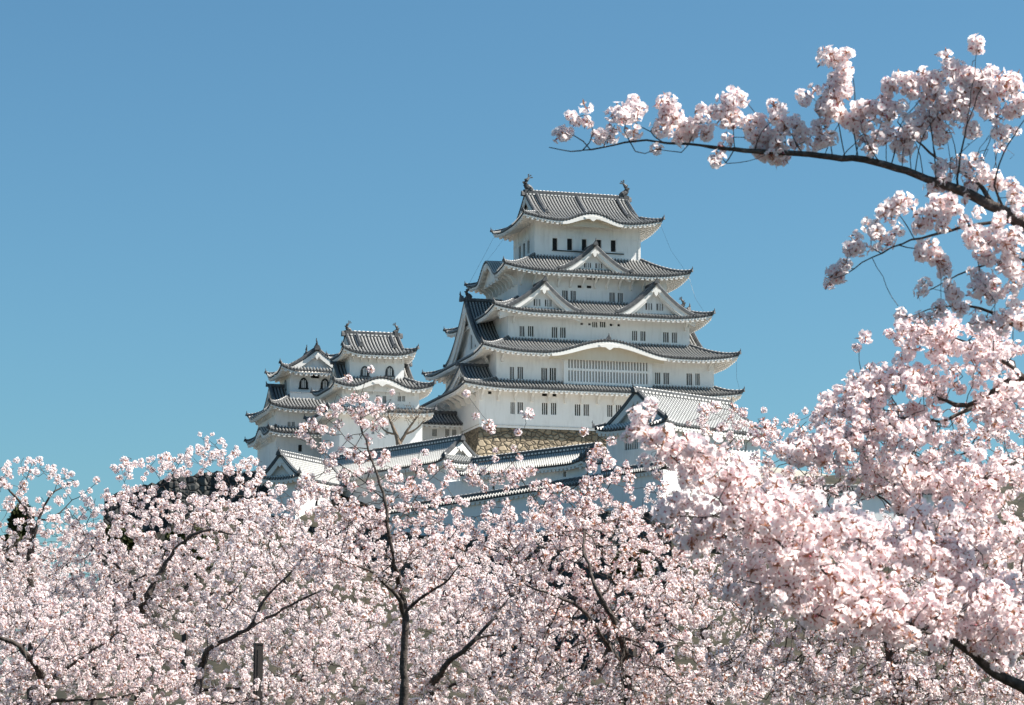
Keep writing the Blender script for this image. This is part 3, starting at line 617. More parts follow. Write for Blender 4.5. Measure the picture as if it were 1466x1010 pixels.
def west_keep():
    F = Frame(500.6, 541, 358, TH)
    K = F.root("small_keep", "small white three tiered keep with two arched windows beside the bare tree", "castle keep", "small castle keeps")
    P = F.on_y
    T3x1 = P(578.5, 541, 0)[0]; d = 6.2
    a = P(491, 503, -1.7); b = P(597, 505, -1.7); ze = P(540, 506.5, -1.7)[2]; zr = P(533, 482, 3.1)[2]
    W3 = walls(K, 0, 0, T3x1, d, -.8, ze + .6)
    irimoya(K, (a[0], -1.7, b[0], d+1.7), ze, zr, 1.35, 1.6, up=.75, fish=1.5, descents=((3.0, .45), (b[0]-a[0]-2.6, .45)), cap_h=.7, L=3.2, thick=.2)
    for px in (522.2, 557.8): c = P(px, 538.5, 0); arched_window(W3, side_T(0, 0, 0), c[0], c[2], .60, 1.36, trim='bronze')
    brackets(K, [(x, .02, ze - 1.0) for x in np.arange(.4, T3x1, 1.15)], (0, -1), L=1.0, H=.9, w=.1)
    y2 = -2.0; l = P(489.4, 582, y2); r = P(600.2, 582, y2); e2 = P(499, 552.5, y2-1.6)[2]; tl = P(478, 549, y2-1.6)[0]; tr = P(621, 552, y2-1.6)[0]
    w2 = [(510,514.5,565,577,2),(516.5,520,565,577,2),(538.5,543.5,566,578,3),(548,553,567,579,2),(569.5,574.5,567,575,2),(576,580,567,575,2),(539,548.5,554.5,557.5,0),(554.5,564,555,558,0)]
    walls(K, l[0], y2, r[0], d+2, l[2]-.6, e2 + .6, wins(F, y2, w2))
    cx = P(547.5, 540, y2-1.6)[0] - tl
    r2, S2 = skirt_roof(K, (tl, y2-1.6, tr, d+3.6), (0, 0, T3x1, d), e2, .05, 1.6, up=.6, bump=(cx, 3.9, 1.35), L=3.4, thick=.2)
    tympanum(K, S2['f'], 1.6, depth=1.0, mat='plaster', base=-.5)
    for sg, px, py in ((-1, 477.5, 523), (1, 585.5, 526)):
        ap = P(px, py, 3.1); h = ap[2] - e2 - .35; tx = abs(ap[0] - (0 if sg < 0 else T3x1))
        gable(K, side_T(ap[0], 3.1, R(90) * sg) @ np.array([[1,0,0,0],[0,1,0,0],[0,0,1,e2+.35],[0,0,0,1.]]), 5.4, 5.4, h, tx + .6, ped=.8, board=.5, zcut=.1, sag=.6, fin=.8)
    brackets(K, [(x, y2+.02, e2 - .8) for x in np.arange(l[0]+.5, r[0], 1.9)], (0, -1), L=1.0, H=.8, w=.1)
    y1 = y2 - .6; e3 = P(600, 590.5, y1-1.6)[2]; tl3 = P(470, 588, y1-1.6)[0]; tr3 = P(622.5, 590, y1-1.6)[0]
    skirt_roof(K, (tl3, y1-1.6, tr3, d+4), (l[0], y2, r[0], d+2), e3, l[2]-.1, 1.5, up=.25, L=2.5, thick=.24)
    l1 = P(486, 620, y1)[0]; walls(K, l1, y1, r[0]+.3, d+2.4, e3 - 7.5, e3 + .3, wins(F, y1, [(532,536,612,622,3),(552,556,613,623,3)]))
west_keep()
def north_keep():
    F = Frame(415, 569, 374, TH)
    K = F.root("small_keep", "small white keep with black framed arched windows, leftmost of the castle towers", "castle keep", "small castle keeps")
    P = F.on_y; w = 7.6; d = 6.9
    a = P(404, 524, -1.7); ze = P(440, 531.5, -1.7)[2]; zr = P(452, 501, 0)[2]
    W3 = walls(K, 0, 0, w, d, -.6, ze + .6, front=[(3.05,4.25,P(430,531,0)[2]-1.0,P(430,531,0)[2]-.4,0)])
    c = P(434.5, 556, 0); arched_window(W3, side_T(0, 0, 0), c[0], c[2], .62, 1.5); c2 = P(465, 557, 0); arched_window(W3, side_T(0, 0, 0), c2[0], c2[2], .62, 1.5)
    q = F.on_x(408.6, 559, 0); arched_window(W3, side_T(0, d, R(-90)), d - q[1], q[2], .7, 1.5)
    base = side_T(0, 0, R(90)); irimoya(K, (-1.7, -(w+1.7), d+1.7, 1.7), ze, zr, 1.3, 1.6, up=.8, base=base, fish=1.3, cap_h=.5, L=3.2, thick=.2)
    y2 = -3.0; l = P(395, 590, y2)[0]; e2 = P(425, 584, y2-1.6)[2]; tl = P(386.5, 583, y2-1.6)[0]; x2 = w + 3
    # parapet wall in front of the upper storey
    m = MB(); za, zb = P(432, 575, -.7)[2], P(432, 562.5, -.7)[2]; m.box((P(415,570,-.7)[0], -.7, za-.6), (P(453,570,-.7)[0], -.35, zb)); pw = m.build('parapet', M['plaster'], K)
    m = MB()
    for x in np.arange(P(415,570,-.7)[0], P(453,570,-.7)[0]-.25, .34): m.box((x, -.8, zb+.003), (x+.24, -.25, zb+.13))
    m.build('coping', M['eave'], pw)
    walls(K, l, y2, x2, d+3.2, e2 - 3.6, e2 + .6, wins(F, y2, [(412,416,604,611,2),(418,422,604,611,2)]))
    skirt_roof(K, (tl, y2-1.6, x2+1.7, d+4.9), (0, 0, w, d), e2, .1, 1.6, up=.6, L=3.4, thick=.2)
    ap = P(385, 555, 3.4); h = ap[2]-e2-.3
    gable(K, side_T(ap[0], 3.4, R(-90)) @ np.array([[1,0,0,0],[0,1,0,0],[0,0,1,e2+.3],[0,0,0,1.]]), 5.8, 5.8, h, -ap[0]+.6, ped=.8, board=.5, zcut=.1, sag=.6, fin=.8)
    brackets(K, [(l+.02, y, e2 - .9) for y in np.arange(y2+.6, d+3, 1.3)], (-1, 0), L=1.3, H=.9, w=.1)
    y1 = y2 - .4; e3 = P(420, 619, y1-1.5)[2]; tl3 = P(385, 614, y1-1.5)[0]; r3, S3 = skirt_roof(K, (tl3, y1-1.5, x2+1.5, d+5), (l, y2, x2, d+3.2), e3, e3+.9, 1.5, up=.35, bump_left=(9.4, 3.4, 1.25), L=2.5, thick=.24)
    tympanum(K, S3['l'], 1.5, depth=.9, mat='plaster', base=-.5)
    walls(K, l, y1, x2, d+3.2, e3 - 9, e3 + .3, wins(F, y1, [(427,432.5,637,647,0)]))
    brackets(K, [(l+.02, y, e3 - 1.0) for y in np.arange(y1+.6, d+3, 1.2)], (-1, 0), L=1.3, H=1.0, w=.1)
north_keep()
def link_corridor():
    F = Frame(602, 633, 372, TH)
    K = F.root("castle_corridor", "low white corridor with barred windows joining the small keep to the tall keep", "castle building")
    P = F.on_y; x1 = P(690, 633, 0)[0]; e = P(640, 607, -1.3)[2]; zt = P(640, 594, 1.6)[2]
    walls(K, -1, 0, x1, 7, -4, e + .4, wins(F, 0, [(619,625.5,614.5,625,3),(637.5,643.5,614.5,626,3),(647.5,653.5,615,626.5,3)]))
    S = Slope(side_T(-1.6, -1.3, 0), x1 + 1.6, 3.4, e, zt, 0, 0, .15, L=3); mb = MB(); S.tiles(mb); r = mb.build('roof', [M['tile'], M['cap']], K)
    me = MB(); S.eave(me, 1.3, thick=.22); me.build('eave', M['eave'], r); m = MB(); ridge_tube(m, [(-.4, 2.1, zt), (x1*.5, 2.1, zt), (x1, 2.1, zt)], .38); m.build('ridge', [M['cap'], M['eave']], r)
link_corridor()

# ------------------------------------------------------------------ outer buildings and walls below the keeps
def long_house(name, label, cat, corner, Y, th, H, length, gin, rise, wall_h, anchor='right', fish=0, up=.35, tile='tile_pale', windows=None, skirt=None, gin_scale=1.0, ov=.9, group=None, per=.36):
    """white walled building under a long hipped and gabled roof; corner = photo pixel of its near eave corner"""
    F = Frame(*corner, Y, th); K = F.root(name, label, cat, group)
    x0, x1 = (-length, 0) if anchor == 'right' else (0, length)
    irimoya(K, (x0, 0, x1, 2*H), 0, rise, gin, ov, up=up, tile=tile, fish=fish, cap_h=.55, L=2.6, thick=.24, raft=.6, per=per, a=.75, fin=.8)
    w = walls(K, x0 + ov, ov, x1 - ov, 2*H - ov, -wall_h, .25, windows(F, ov) if windows else (), left=(skirt or (lambda F: []))(F))
    return F, K
FC1, KC1 = long_house("turret_corridor", "long white corridor with pale tiled roof ending in a small gable", "castle building", (635, 660), 300, R(-52.7), 3.3, 29, 1.1, 2.75, 8.5)
FC2, KC2 = long_house("wall_corridor", "lower white corridor with pale tiled roof between the small gable and gabled turret", "castle building", (832, 662), 283, R(-47), 2.3, 20, .4, 1.75, 7.5, windows=lambda F, y: wins(F, y, [(688,692,697,706,0),(696,700,696,705,0),(704,708,695,704,0),(806,810,676,683,0)]))
m = MB(); m.box((-23.4, .905, -7.5), (-19.05, 1.3, -.35)); m.build('wall', M['plaster'], KC2); m = MB(); m.box((-.95, .905, -7.5), (2.9, 1.3, -.35)); m.build('wall', M['plaster'], KC2)
FB4, KB4 = long_house("gabled_turret", "white turret with bright tiled roof and shaded gable in front of the tall keep", "castle building", (953, 606), 276, R(44), 5.2, 17, .9, 3.9, 9.0, anchor='left', per=.44, tile='tile_white',
    skirt=lambda F: [(lambda a, b, c, d: (min(a[1], b[1]), max(a[1], b[1]), d[2], c[2], 5))(F.on_x(894, 636, .9), F.on_x(913, 636, .9), F.on_x(903, 630, .9), F.on_x(903, 644, .9))])
FB1, KB1 = long_house("corner_turret", "small white corner turret with checked tile roof, left end of the castle walls", "castle building", (428, 684), 306, R(66), 2.7, 13, .25, 2.8, 7.0, anchor='left')
def coped_wall(name, label, A, B, h, t=.7, group=None, tile='tile', cat="wall"):
    """white plastered wall under a little tiled roof, from A to B along its coping"""
    A, B = np.asarray(A), np.asarray(B); d = B - A; L = math.hypot(d[0], d[1]); th = math.atan2(d[1], d[0]); K = bpy.data.objects.new(name, None); COL.objects.link(K); K.location = A; K.rotation_euler = (0, 0, th); tag(K, label, cat, group)
    sl = d[2] / L; m = MB(); m.add([(0,-t/2,-h),(L,-t/2,-h+d[2]),(L,t/2,-h+d[2]),(0,t/2,-h),(0,-t/2,-.05),(L,-t/2,-.05+d[2]),(L,t/2,-.05+d[2]),(0,t/2,-.05)], [(0,3,2,1),(4,5,6,7),(0,1,5,4),(1,2,6,5),(2,3,7,6),(3,0,4,7)])
    m.build('wall', M['plaster'], K); mb = MB(); me = MB()
    Sh = np.eye(4); Sh[2, 0] = sl
    for T in (Sh @ side_T(0, -.8, 0), Sh @ side_T(L, .8, R(180))):
        S = Slope(T, L, .8, 0, .5, 0, 0, 0, L=3, n=3); S.tiles(mb, p=.36); S.eave(me, .4, thick=.14, raft=.6, drop=.14)
    r = mb.build('coping', [M[tile], M['cap']], K); me.build('eave', M['eave'], r); m = MB(); ridge_tube(m, [(0,0,.5),(L/2,0,.5+d[2]/2),(L,0,.5+d[2])], .24); m.build('ridge', [M['cap'], M['eave']], r)
    return K
coped_wall("castle_wall", "white wall with dark tile coping below the two pale roofed corridors", at(560, 736, 294), at(870, 688.5, 281), 5.5)
coped_wall("castle_wall", "white wall with tile coping behind the near blossoms on the right hillside", at(1062, 702, 300), at(1420, 710, 306), 4.2)
coped_wall("castle_wall", "white wall foot with tile coping below the shaded gable end of the turret", at(862, 684.5, 279.5), at(953, 672, 271.6), 6)
def stone_wall(label, pts, depth, h, batter=.28, mat='stone_grey', jag=.5):
    P = np.array([at(*p) for p in pts]); n = 60; L = np.r_[0, np.cumsum(np.linalg.norm(np.diff(P[:, :2], axis=0), axis=1))]; s = np.linspace(0, L[-1], n)
    Q = np.stack([np.interp(s, L, P[:, c]) for c in range(3)], 1); Q[:, 2] += (rng.random(n) - .5) * jag + np.interp(np.arange(n), np.arange(0, n+6, 6), rng.random(len(np.arange(0, n+6, 6))) - .5) * jag * 1.8
    m = MB(); lv = np.linspace(0, 1, 8); G = [[(x, y - batter*h*t**1.3 + (rng.random()-.5)*.25, z - h*t) for t in lv] for x, y, z in Q]; m.grid(G, flip=False)
    m.grid([[(x, y + depth, z), G[i][0]] for i, (x, y, z) in enumerate(Q)]); m.grid([[(x, y + depth, z - h), (x, y + depth, z)] for x, y, z in Q])
    for i in (0, n-1): m.add([G[i][0], G[i][-1], (Q[i][0], Q[i][1]+depth, Q[i][2]-h), (Q[i][0], Q[i][1]+depth, Q[i][2])], [(0,1,2,3)])
    o = m.build("stone_wall", M[mat]); tag(o, label, "stone wall"); return o
stone_wall("dark rough stone wall behind the left cherry trees", [(150,712,318),(175,705,318),(205,696,318),(236,690,318),(243,682,317),(330,674,317),(400,682,314),(455,704,312)], 6, 22)
stone_wall("dark stone wall under the long white corridor", [(430,752,305),(560,768,291),(700,775,284),(860,740,263),(960,735,262)], 5, 24)
stone_wall("dark stone wall on the right hillside below the coped white wall", [(1050,748,296),(1180,750,296),(1300,752,297),(1440,752,300)], 5, 12)
# ------------------------------------------------------------------ cherry trees
def fast_mesh(name, V, loops, sizes, mats, mi, parent=None, smooth=False):
    me = bpy.data.meshes.new(name); me.vertices.add(len(V)); me.vertices.foreach_set("co", np.ascontiguousarray(V, np.float32).ravel())
    me.loops.add(len(loops)); me.loops.foreach_set("vertex_index", np.ascontiguousarray(loops, np.int32))
    st = np.r_[0, np.cumsum(sizes)[:-1]].astype(np.int32); me.polygons.add(len(sizes)); me.polygons.foreach_set("loop_start", st)
    for m in mats: me.materials.append(m)
    me.polygons.foreach_set("material_index", np.ascontiguousarray(mi, np.int32))
    if smooth: me.polygons.foreach_set("use_smooth", np.ones(len(sizes), bool))
    me.update(calc_edges=True); o = bpy.data.objects.new(name, me); COL.objects.link(o)
    if parent: o.parent = parent
    return o
def unit(v): return v / (np.linalg.norm(v, axis=-1, keepdims=True) + 1e-9)
def frame_of(n, r):
    a = np.cross(n, (0.31, 0.9, 0.2) if abs(n[1]) < .8 else (1, 0, 0)); a /= np.linalg.norm(a); b = np.cross(n, a)
    t = r.random() * 6.283; return a*math.cos(t) + b*math.sin(t), -a*math.sin(t) + b*math.cos(t)
def cluster_proto(seed, nf, rad, lod, open_=1.0, buds=2):
    """a ball of open blossoms on short stalks; petals folded and notched up close, folded quads farther off"""
    r = np.random.default_rng(seed); V = []; F = []; Mi = []
    def add(P, fs, m):
        b = len(V); V.extend(P)
        for f in fs: F.append([i + b for i in f]); Mi.append(m)
    for k in range(nf):
        th = math.acos(1 - 2 * (k + .5) / nf * .93) ; ph = k * 2.39996 + r.random() * .8
        n0 = np.array((math.sin(th)*math.cos(ph), math.sin(th)*math.sin(ph), math.cos(th)))
        c = n0 * rad * (.78 + .28 * r.random()) + r.normal(0, rad*.08, 3); n = unit(n0 + r.normal(0, .26, 3)); a, b = frame_of(n, r)
        s = .0185 * (.88 + .26 * r.random()); cup = .25 + .35 * r.random()
        for p in range(5):
            q = p * 1.2566 + r.normal(0, .06); d = a*math.cos(q) + b*math.sin(q); e = -a*math.sin(q) + b*math.cos(q); w = s * .58
            base = c + d*s*.10; L = c + d*s*.62 - e*w + n*s*cup*.55; Rr = c + d*s*.62 + e*w + n*s*cup*.55; tip = c + d*s*1.02 + n*s*cup*.95; mid = c + d*s*.6 + n*s*cup*.25
            if lod == 0:
                tl = c + d*s*1.04 - e*w*.42 + n*s*cup*.9; tr = c + d*s*1.04 + e*w*.42 + n*s*cup*.9; nt_ = c + d*s*.92 + n*s*cup*.75
                add([base, L, tl, nt_, tr, Rr], [(0,1,2,3), (0,3,4,5)], 0)
            else: add([base, L, tip, Rr], [(0,1,2,3)], 0)
        if lod == 0:
            cc = c + n*s*.16; k_ = [cc + (a*math.cos(x) + b*math.sin(x))*s*.20 for x in np.arange(5)*1.2566]; add(k_, [(0,1,2,3,4)], 1)
            for x in r.random(4) * 6.283: d = a*math.cos(x) + b*math.sin(x); e = -a*math.sin(x) + b*math.cos(x); add([c + n*s*.1 - e*s*.02, c + n*s*.1 + e*s*.02, c + n*s*.5 + d*s*.32], [(0,1,2)], 1)
        else: add([c + n*s*.18 + a*s*.20, c + n*s*.18 - a*s*.13 + b*s*.18, c + n*s*.18 - a*s*.13 - b*s*.18], [(0,1,2)], 1)
        bk = c - n*s*.05; st = -n0 * rad * .35 * 0; w = .003 if lod == 0 else .0035
        add([bk + a*w, bk - a*w, st - a*w*.6 + b*w, st + a*w*.6 - b*w], [(0,1,2,3)], 2)
    for k in range(buds):
        n0 = unit(r.normal(0, 1, 3)); c = n0 * rad * (.8 + .4*r.random()); a, b = frame_of(n0, r); w = .0055; L = .017
        P = [c - n0*L*.5] + [c + (a*math.cos(x) + b*math.sin(x))*w for x in (0, 2.09, 4.19)] + [c + n0*L]; add(P, [(0,1,2),(0,2,3),(0,3,1),(4,2,1),(4,3,2),(4,1,3)], 2 if r.random() < .55 else 1)
        if r.random() < .5: d = unit(n0 + r.normal(0, .6, 3)); add([c, c + d*.012 + a*.006, c + d*.032, c + d*.012 - a*.006], [(0,1,2,3)], 2)
    sz = np.array([len(f) for f in F]); return np.array(V), np.concatenate([np.array(f) for f in F]), sz, np.array(Mi)
PROTO = {0: [cluster_proto(100+i, 18 + i % 5, .050, 0, buds=2 + i % 3) for i in range(10)],
         1: [cluster_proto(200+i, 13 + i % 5, .038 + .002 * (i % 4), 1, buds=1 + i % 3) for i in range(12)],
         2: [cluster_proto(300+i, 14, .045, 1, buds=1) for i in range(10)],
         4: [cluster_proto(250+i, 11 + i % 5, .038 + .002 * (i % 4), 1, buds=5 + i % 4) for i in range(12)],
         3: [cluster_proto(400+i, 6 + i % 5, .024 + .003 * (i % 4), 0, buds=1 + i % 3) for i in range(14)]}
def scatter(name, P, S, lod, parent, r, pet='petal'):
    """one crown: every blossom ball placed on its twig"""
    n = len(P); kind = r.integers(0, len(PROTO[lod]), n); Vs = []; Ls = []; Ss = []; Ms = []; off = 0
    q = unit(r.normal(0, 1, (n, 4))); w, x, y, z = q.T
    Rm = np.stack([1-2*(y*y+z*z), 2*(x*y-z*w), 2*(x*z+y*w), 2*(x*y+z*w), 1-2*(x*x+z*z), 2*(y*z-x*w), 2*(x*z-y*w), 2*(y*z+x*w), 1-2*(x*x+y*y)], -1).reshape(n, 3, 3)
    for k, (V, L, Z, Mi) in enumerate(PROTO[lod]):
        I = np.nonzero(kind == k)[0]
        if not len(I): continue
        W = np.einsum('nij,vj->nvi', Rm[I] * S[I][:, None, None], V) + P[I][:, None]; m = len(V)
        Ls.append((L[None] + (np.arange(len(I)) * m)[:, None] + off).ravel()); Ss.append(np.tile(Z, len(I))); Ms.append(np.tile(Mi, len(I))); Vs.append(W.reshape(-1, 3)); off += m * len(I)
    return fast_mesh(name, np.vstack(Vs), np.concatenate(Ls), np.concatenate(Ss), [M[pet], M['petal_in'], M['calyx']], np.concatenate(Ms), parent)
def resample(P, step):
    P = np.asarray(P, float); L = np.r_[0, np.cumsum(np.linalg.norm(np.diff(P[:, :3], axis=0), axis=1))]; n = max(2, int(round(L[-1] / step)) + 1); s = np.linspace(0, L[-1], n)
    return np.stack([np.interp(s, L, P[:, c]) for c in range(P.shape[1])], 1)
def smooth_line(P, k=4):
    """Catmull-Rom through the given points"""
    P = np.asarray(P, float); Q = np.vstack([2*P[0]-P[1], P, 2*P[-1]-P[-2]]); out = []
    for i in range(1, len(Q)-2):
        for t in np.linspace(0, 1, k, endpoint=False):
            a, b, c, d = Q[i-1], Q[i], Q[i+1], Q[i+2]; out.append(.5*((2*b) + (c-a)*t + (2*a-5*b+4*c-d)*t*t + (3*b-a-3*c+d)*t**3))
    out.append(P[-1]); return np.array(out)
class Tree:
    def __init__(s, seed, step): s.r = np.random.default_rng(seed); s.step = step; s.p = []; s.par = []; s.rad = []; s.n = 0; s.skip = []
    def limb(s, pts, wob=1.1, join=None):
        """pts: (px, py, Y, radius) along a limb; joins the nearest existing limb"""
        W = np.array([[*at(a, b, c), d] for a, b, c, d in pts]); W = resample(smooth_line(W), s.step)
        W[1:-1, :3] += s.r.normal(0, s.step * .07 * wob, (len(W)-2, 3)); W[1:-1, 3] *= 1 + s.r.normal(0, .07, len(W)-2); par = -1
        if s.n:
            A = np.array(s.p); par = int(np.argmin(((A - W[0, :3])**2).sum(1)))
            if join is not False:
                gap = np.linalg.norm(A[par] - W[0, :3])
                if gap > s.step * 1.5:
                    g = resample(np.array([[*A[par], min(s.rad[par], W[0,3])], W[0]]), s.step)[1:-1]
                    W = np.vstack([g, W])
            else: par = -1
        for w in W: s.p.append(w[:3].copy()); s.par.append(par); s.rad.append(w[3]); s.skip.append(False); par = s.n; s.n += 1
        return s
    def grow(s, blobs, total, kill=1.6, infl=14, iters=90, up=.06, jit=.25):
        """space colonisation into ellipsoids (px, py, rx, ry, Y, rY, weight)"""
        w = np.array([b[6] if len(b) > 6 else b[2]*b[3]*b[5] for b in blobs], float); w /= w.sum(); A = []
        for b, f in zip(blobs, w):
            k = int(total * f) + 1; u = unit(s.r.normal(0, 1, (k, 3))) * (s.r.random((k, 1)) ** .40)
            A += [at(b[0] + b[2]*x, b[1] + b[3]*y, b[4] + b[5]*z) for x, y, z in u]
        A = np.array(A); st = s.step; P = np.array(s.p); par = list(s.par); best = np.full(len(A), 1e9); bi = np.zeros(len(A), int)
        def upd(lo):
            nonlocal best, bi
            N = P[lo:]
            for c in range(0, len(N), 400):
                d = ((A[:, None] - N[None, c:c+400])**2).sum(-1); j = d.argmin(1); dd = d[np.arange(len(A)), j]; m = dd < best; best[m] = dd[m]; bi[m] = j[m] + lo + c
        upd(0); alive = best > (kill*st)**2; tried = {}
        for it in range(iters):
            act = alive & (best < (infl*st)**2)
            if not act.any():
                infl *= 1.6
                if infl > 400: break
                continue
            src = np.unique(bi[act]); D = np.zeros((len(P), 3)); d = unit(A[act] - P[bi[act]]); np.add.at(D, bi[act], d)
            dirs = unit(unit(D[src]) + np.array((0, 0, up)) + s.r.normal(0, jit, (len(src), 3))); new = P[src] + dirs * st
            keep = [i for i, k in enumerate(src) if tried.get(k, 0) < 3]
            if not keep: break
            for i in keep: tried[src[i]] = tried.get(src[i], 0) + 1
            lo = len(P); P = np.vstack([P, new[keep]]); par += [int(src[i]) for i in keep]; upd(lo); alive &= best > (kill*st)**2
            if not alive.any() or len(P) > 16000: break
        k = len(P) - s.n; s.p = list(P); s.par = par; s.rad += [0.0] * k; s.skip += [False] * k; s.n = len(P); return s
    def finish(s, tip=.0042, power=2.35):
        P = np.array(s.p); par = np.array(s.par); n = len(P); key = np.array(s.rad); acc = np.zeros(n); kids = np.zeros(n, int); best = np.full(n, -1); bestv = np.zeros(n)
        for i in range(n-1, -1, -1):
            a = acc[i] if acc[i] > 0 else tip**power
            acc[i] = a; r_ = a ** (1/power)
            if par[i] >= 0:
                acc[par[i]] += a; kids[par[i]] += 1
                if r_ > bestv[par[i]] or best[par[i]] < 0: bestv[par[i]] = r_; best[par[i]] = i
        rad = acc ** (1/power); rad = np.where(key > 0, key, rad)
        for i in range(n):       # a twig is never thicker than what carries it
            if par[i] >= 0: rad[i] = min(rad[i], rad[par[i]] * (1.0 if best[par[i]] == i else .8))
        s.P, s.PAR, s.RAD, s.KIDS, s.BEST = P, par, rad, kids, best; return s
    def wood(s, name, parent, mat, k_big=8):
        P, par, rad, best = s.P, s.PAR, s.RAD, s.BEST; I = np.nonzero(par >= 0)[0]; J = par[I]; d = unit(P[I] - P[J]); din = np.zeros_like(P); din[I] = d
        hasb = best >= 0; dn = din.copy(); dn[hasb] = unit(din[hasb] + din[best[hasb]]); main = best[J] == I
        ds = np.where(main[:, None], dn[J], d); de = dn[I]; rs = np.where(main, rad[J], np.minimum(rad[J], rad[I]*1.25)); re = rad[I]
        Vs = []; Ls = []; Sz = []; off = 0
        for lo, hi, k in ((0, .012, 3), (.012, .05, 5), (.05, 9, 9)):
            m = (rs >= lo) & (rs < hi)
            if not m.any(): continue
            ring = []
            for c, dd, rr in ((P[J][m], ds[m], rs[m]), (P[I][m], de[m], re[m])):
                u = unit(np.cross(dd, np.where((np.abs(dd[:, 1]) > .93)[:, None], (1.0, 0.1, 0.0), (0.12, 1.0, 0.15)))); v = np.cross(dd, u); a = np.arange(k) * 2*math.pi/k
                ring.append(c[:, None] + rr[:, None, None] * (np.cos(a)[None, :, None]*u[:, None] + np.sin(a)[None, :, None]*v[:, None]))
            V = np.concatenate(ring, 1); q = len(V); b = np.arange(q)[:, None, None] * 2*k + off; f = np.array([[j, (j+1) % k, k + (j+1) % k, k + j] for j in range(k)])
            Ls.append((b + f[None]).reshape(-1)); Sz.append(np.full(q*k, 4)); Vs.append(V.reshape(-1, 3)); off += q*2*k
        sz = np.concatenate(Sz); return fast_mesh(name, np.vstack(Vs), np.concatenate(Ls), sz, [mat], np.zeros(len(sz), int), parent, True)
    def blossoms(s, parent, lod, dens=1.0, rmax=.013, size=1.0, per=1, tips=1.0, name='crown', extra=(), pet='petal'):
        c = np.nonzero((s.RAD < rmax) & (s.PAR >= 0))[0]; tip = s.KIDS[c] == 0
        pr = np.where(tip, tips, dens * .95); c = c[s.r.random(len(c)) < pr]; C = np.repeat(s.P[c], per, 0)
        C = C + s.r.normal(0, 1, C.shape) * .038 * size; S = size * (.66 + .62 * s.r.random(len(C)) ** 1.3)
        if len(extra): E = np.array([[*at(a, b, y), k] for a, b, y, k in extra]); C = np.vstack([C, E[:, :3]]); S = np.r_[S, E[:, 3]]
        return scatter(name, C, S, lod, parent, s.r, pet)
    def make(s, name, label, lod, base, group="blossoming cherry trees", **kw):
        bark = kw.pop('bark', 'bark'); tip = kw.pop('tip', .0042); s.finish(tip=tip)
        e = bpy.data.objects.new(name, None); COL.objects.link(e); e.location = base; tag(e, label, "cherry tree", group); inv = -np.array(base)
        s.P = s.P + inv; w = s.wood('trunk', e, M[bark]); c = s.blossoms(e, lod, **kw) if lod is not None else None
        return e
def ground_of(px, Y): p = at(px, 505, Y); return np.array((p[0], Y, 0.0))
def trunk_from(px, Y): return 1090 + EYE / Y * FPX   # photo row of the ground at distance Y
STAT = []
def cherry(seed, step, label, lod, foot, limbs, blobs, total, rs=1.0, **kw):
    gk = {k: kw.pop(k) for k in ('kill', 'infl', 'up', 'jit', 'iters') if k in kw}
    t = Tree(seed, step); px, Y = foot
    for i, l in enumerate(limbs): t.limb([(a, b, c, max(.004, d*rs)) for a, b, c, d in l])
    t.grow(blobs, total, **gk); o = t.make('cherry_tree', label, lod, ground_of(px, Y), **kw); STAT.append((label[:30], t.n, len(o.children[1].data.polygons) if len(o.children) > 1 else 0)); return o
def foot(px, Y, r): return (px, 1090 + EYE/Y*FPX + 6, Y, r)
Q = 2.7
# far left tree, bare limbs rising into the sky
cherry(11, .13, "cherry tree at the far left edge with limbs rising into the blue sky", 1, (45, 42),
  [[foot(48, 42, .22), (46, 960, 42, .17), (44, 800, 42, .12), (40, 733, 42, .055), (14, 705, 41.7, .035), (-6, 676, 41.5, .02)],
   [(44, 790, 42, .06), (62, 728, 42, .05), (80, 703, 42, .03), (106, 688, 42.2, .015)], [(20, 712, 41.7, .02), (38, 688, 41.6, .014), (46, 664, 41.6, .009)], [(42, 770, 42, .05), (0, 790, 41, .03), (-30, 770, 41, .02)],
   [(66, 745, 42, .03), (98, 724, 42.2, .02), (142, 690, 42.3, .008)]],
  [(45, 672, 40, 18, 41.8, .7), (12, 690, 25, 40, 41.5, .8), (85, 690, 30, 25, 42, .7), (50, 735, 60, 30, 42, 1.0), (15, 800, 60, 40, 41.5, 1.3), (90, 770, 50, 35, 42, 1.1), (40, 860, 80, 50, 42, 1.5)], int(900*Q), rs=0.5, dens=.7, size=1.05)
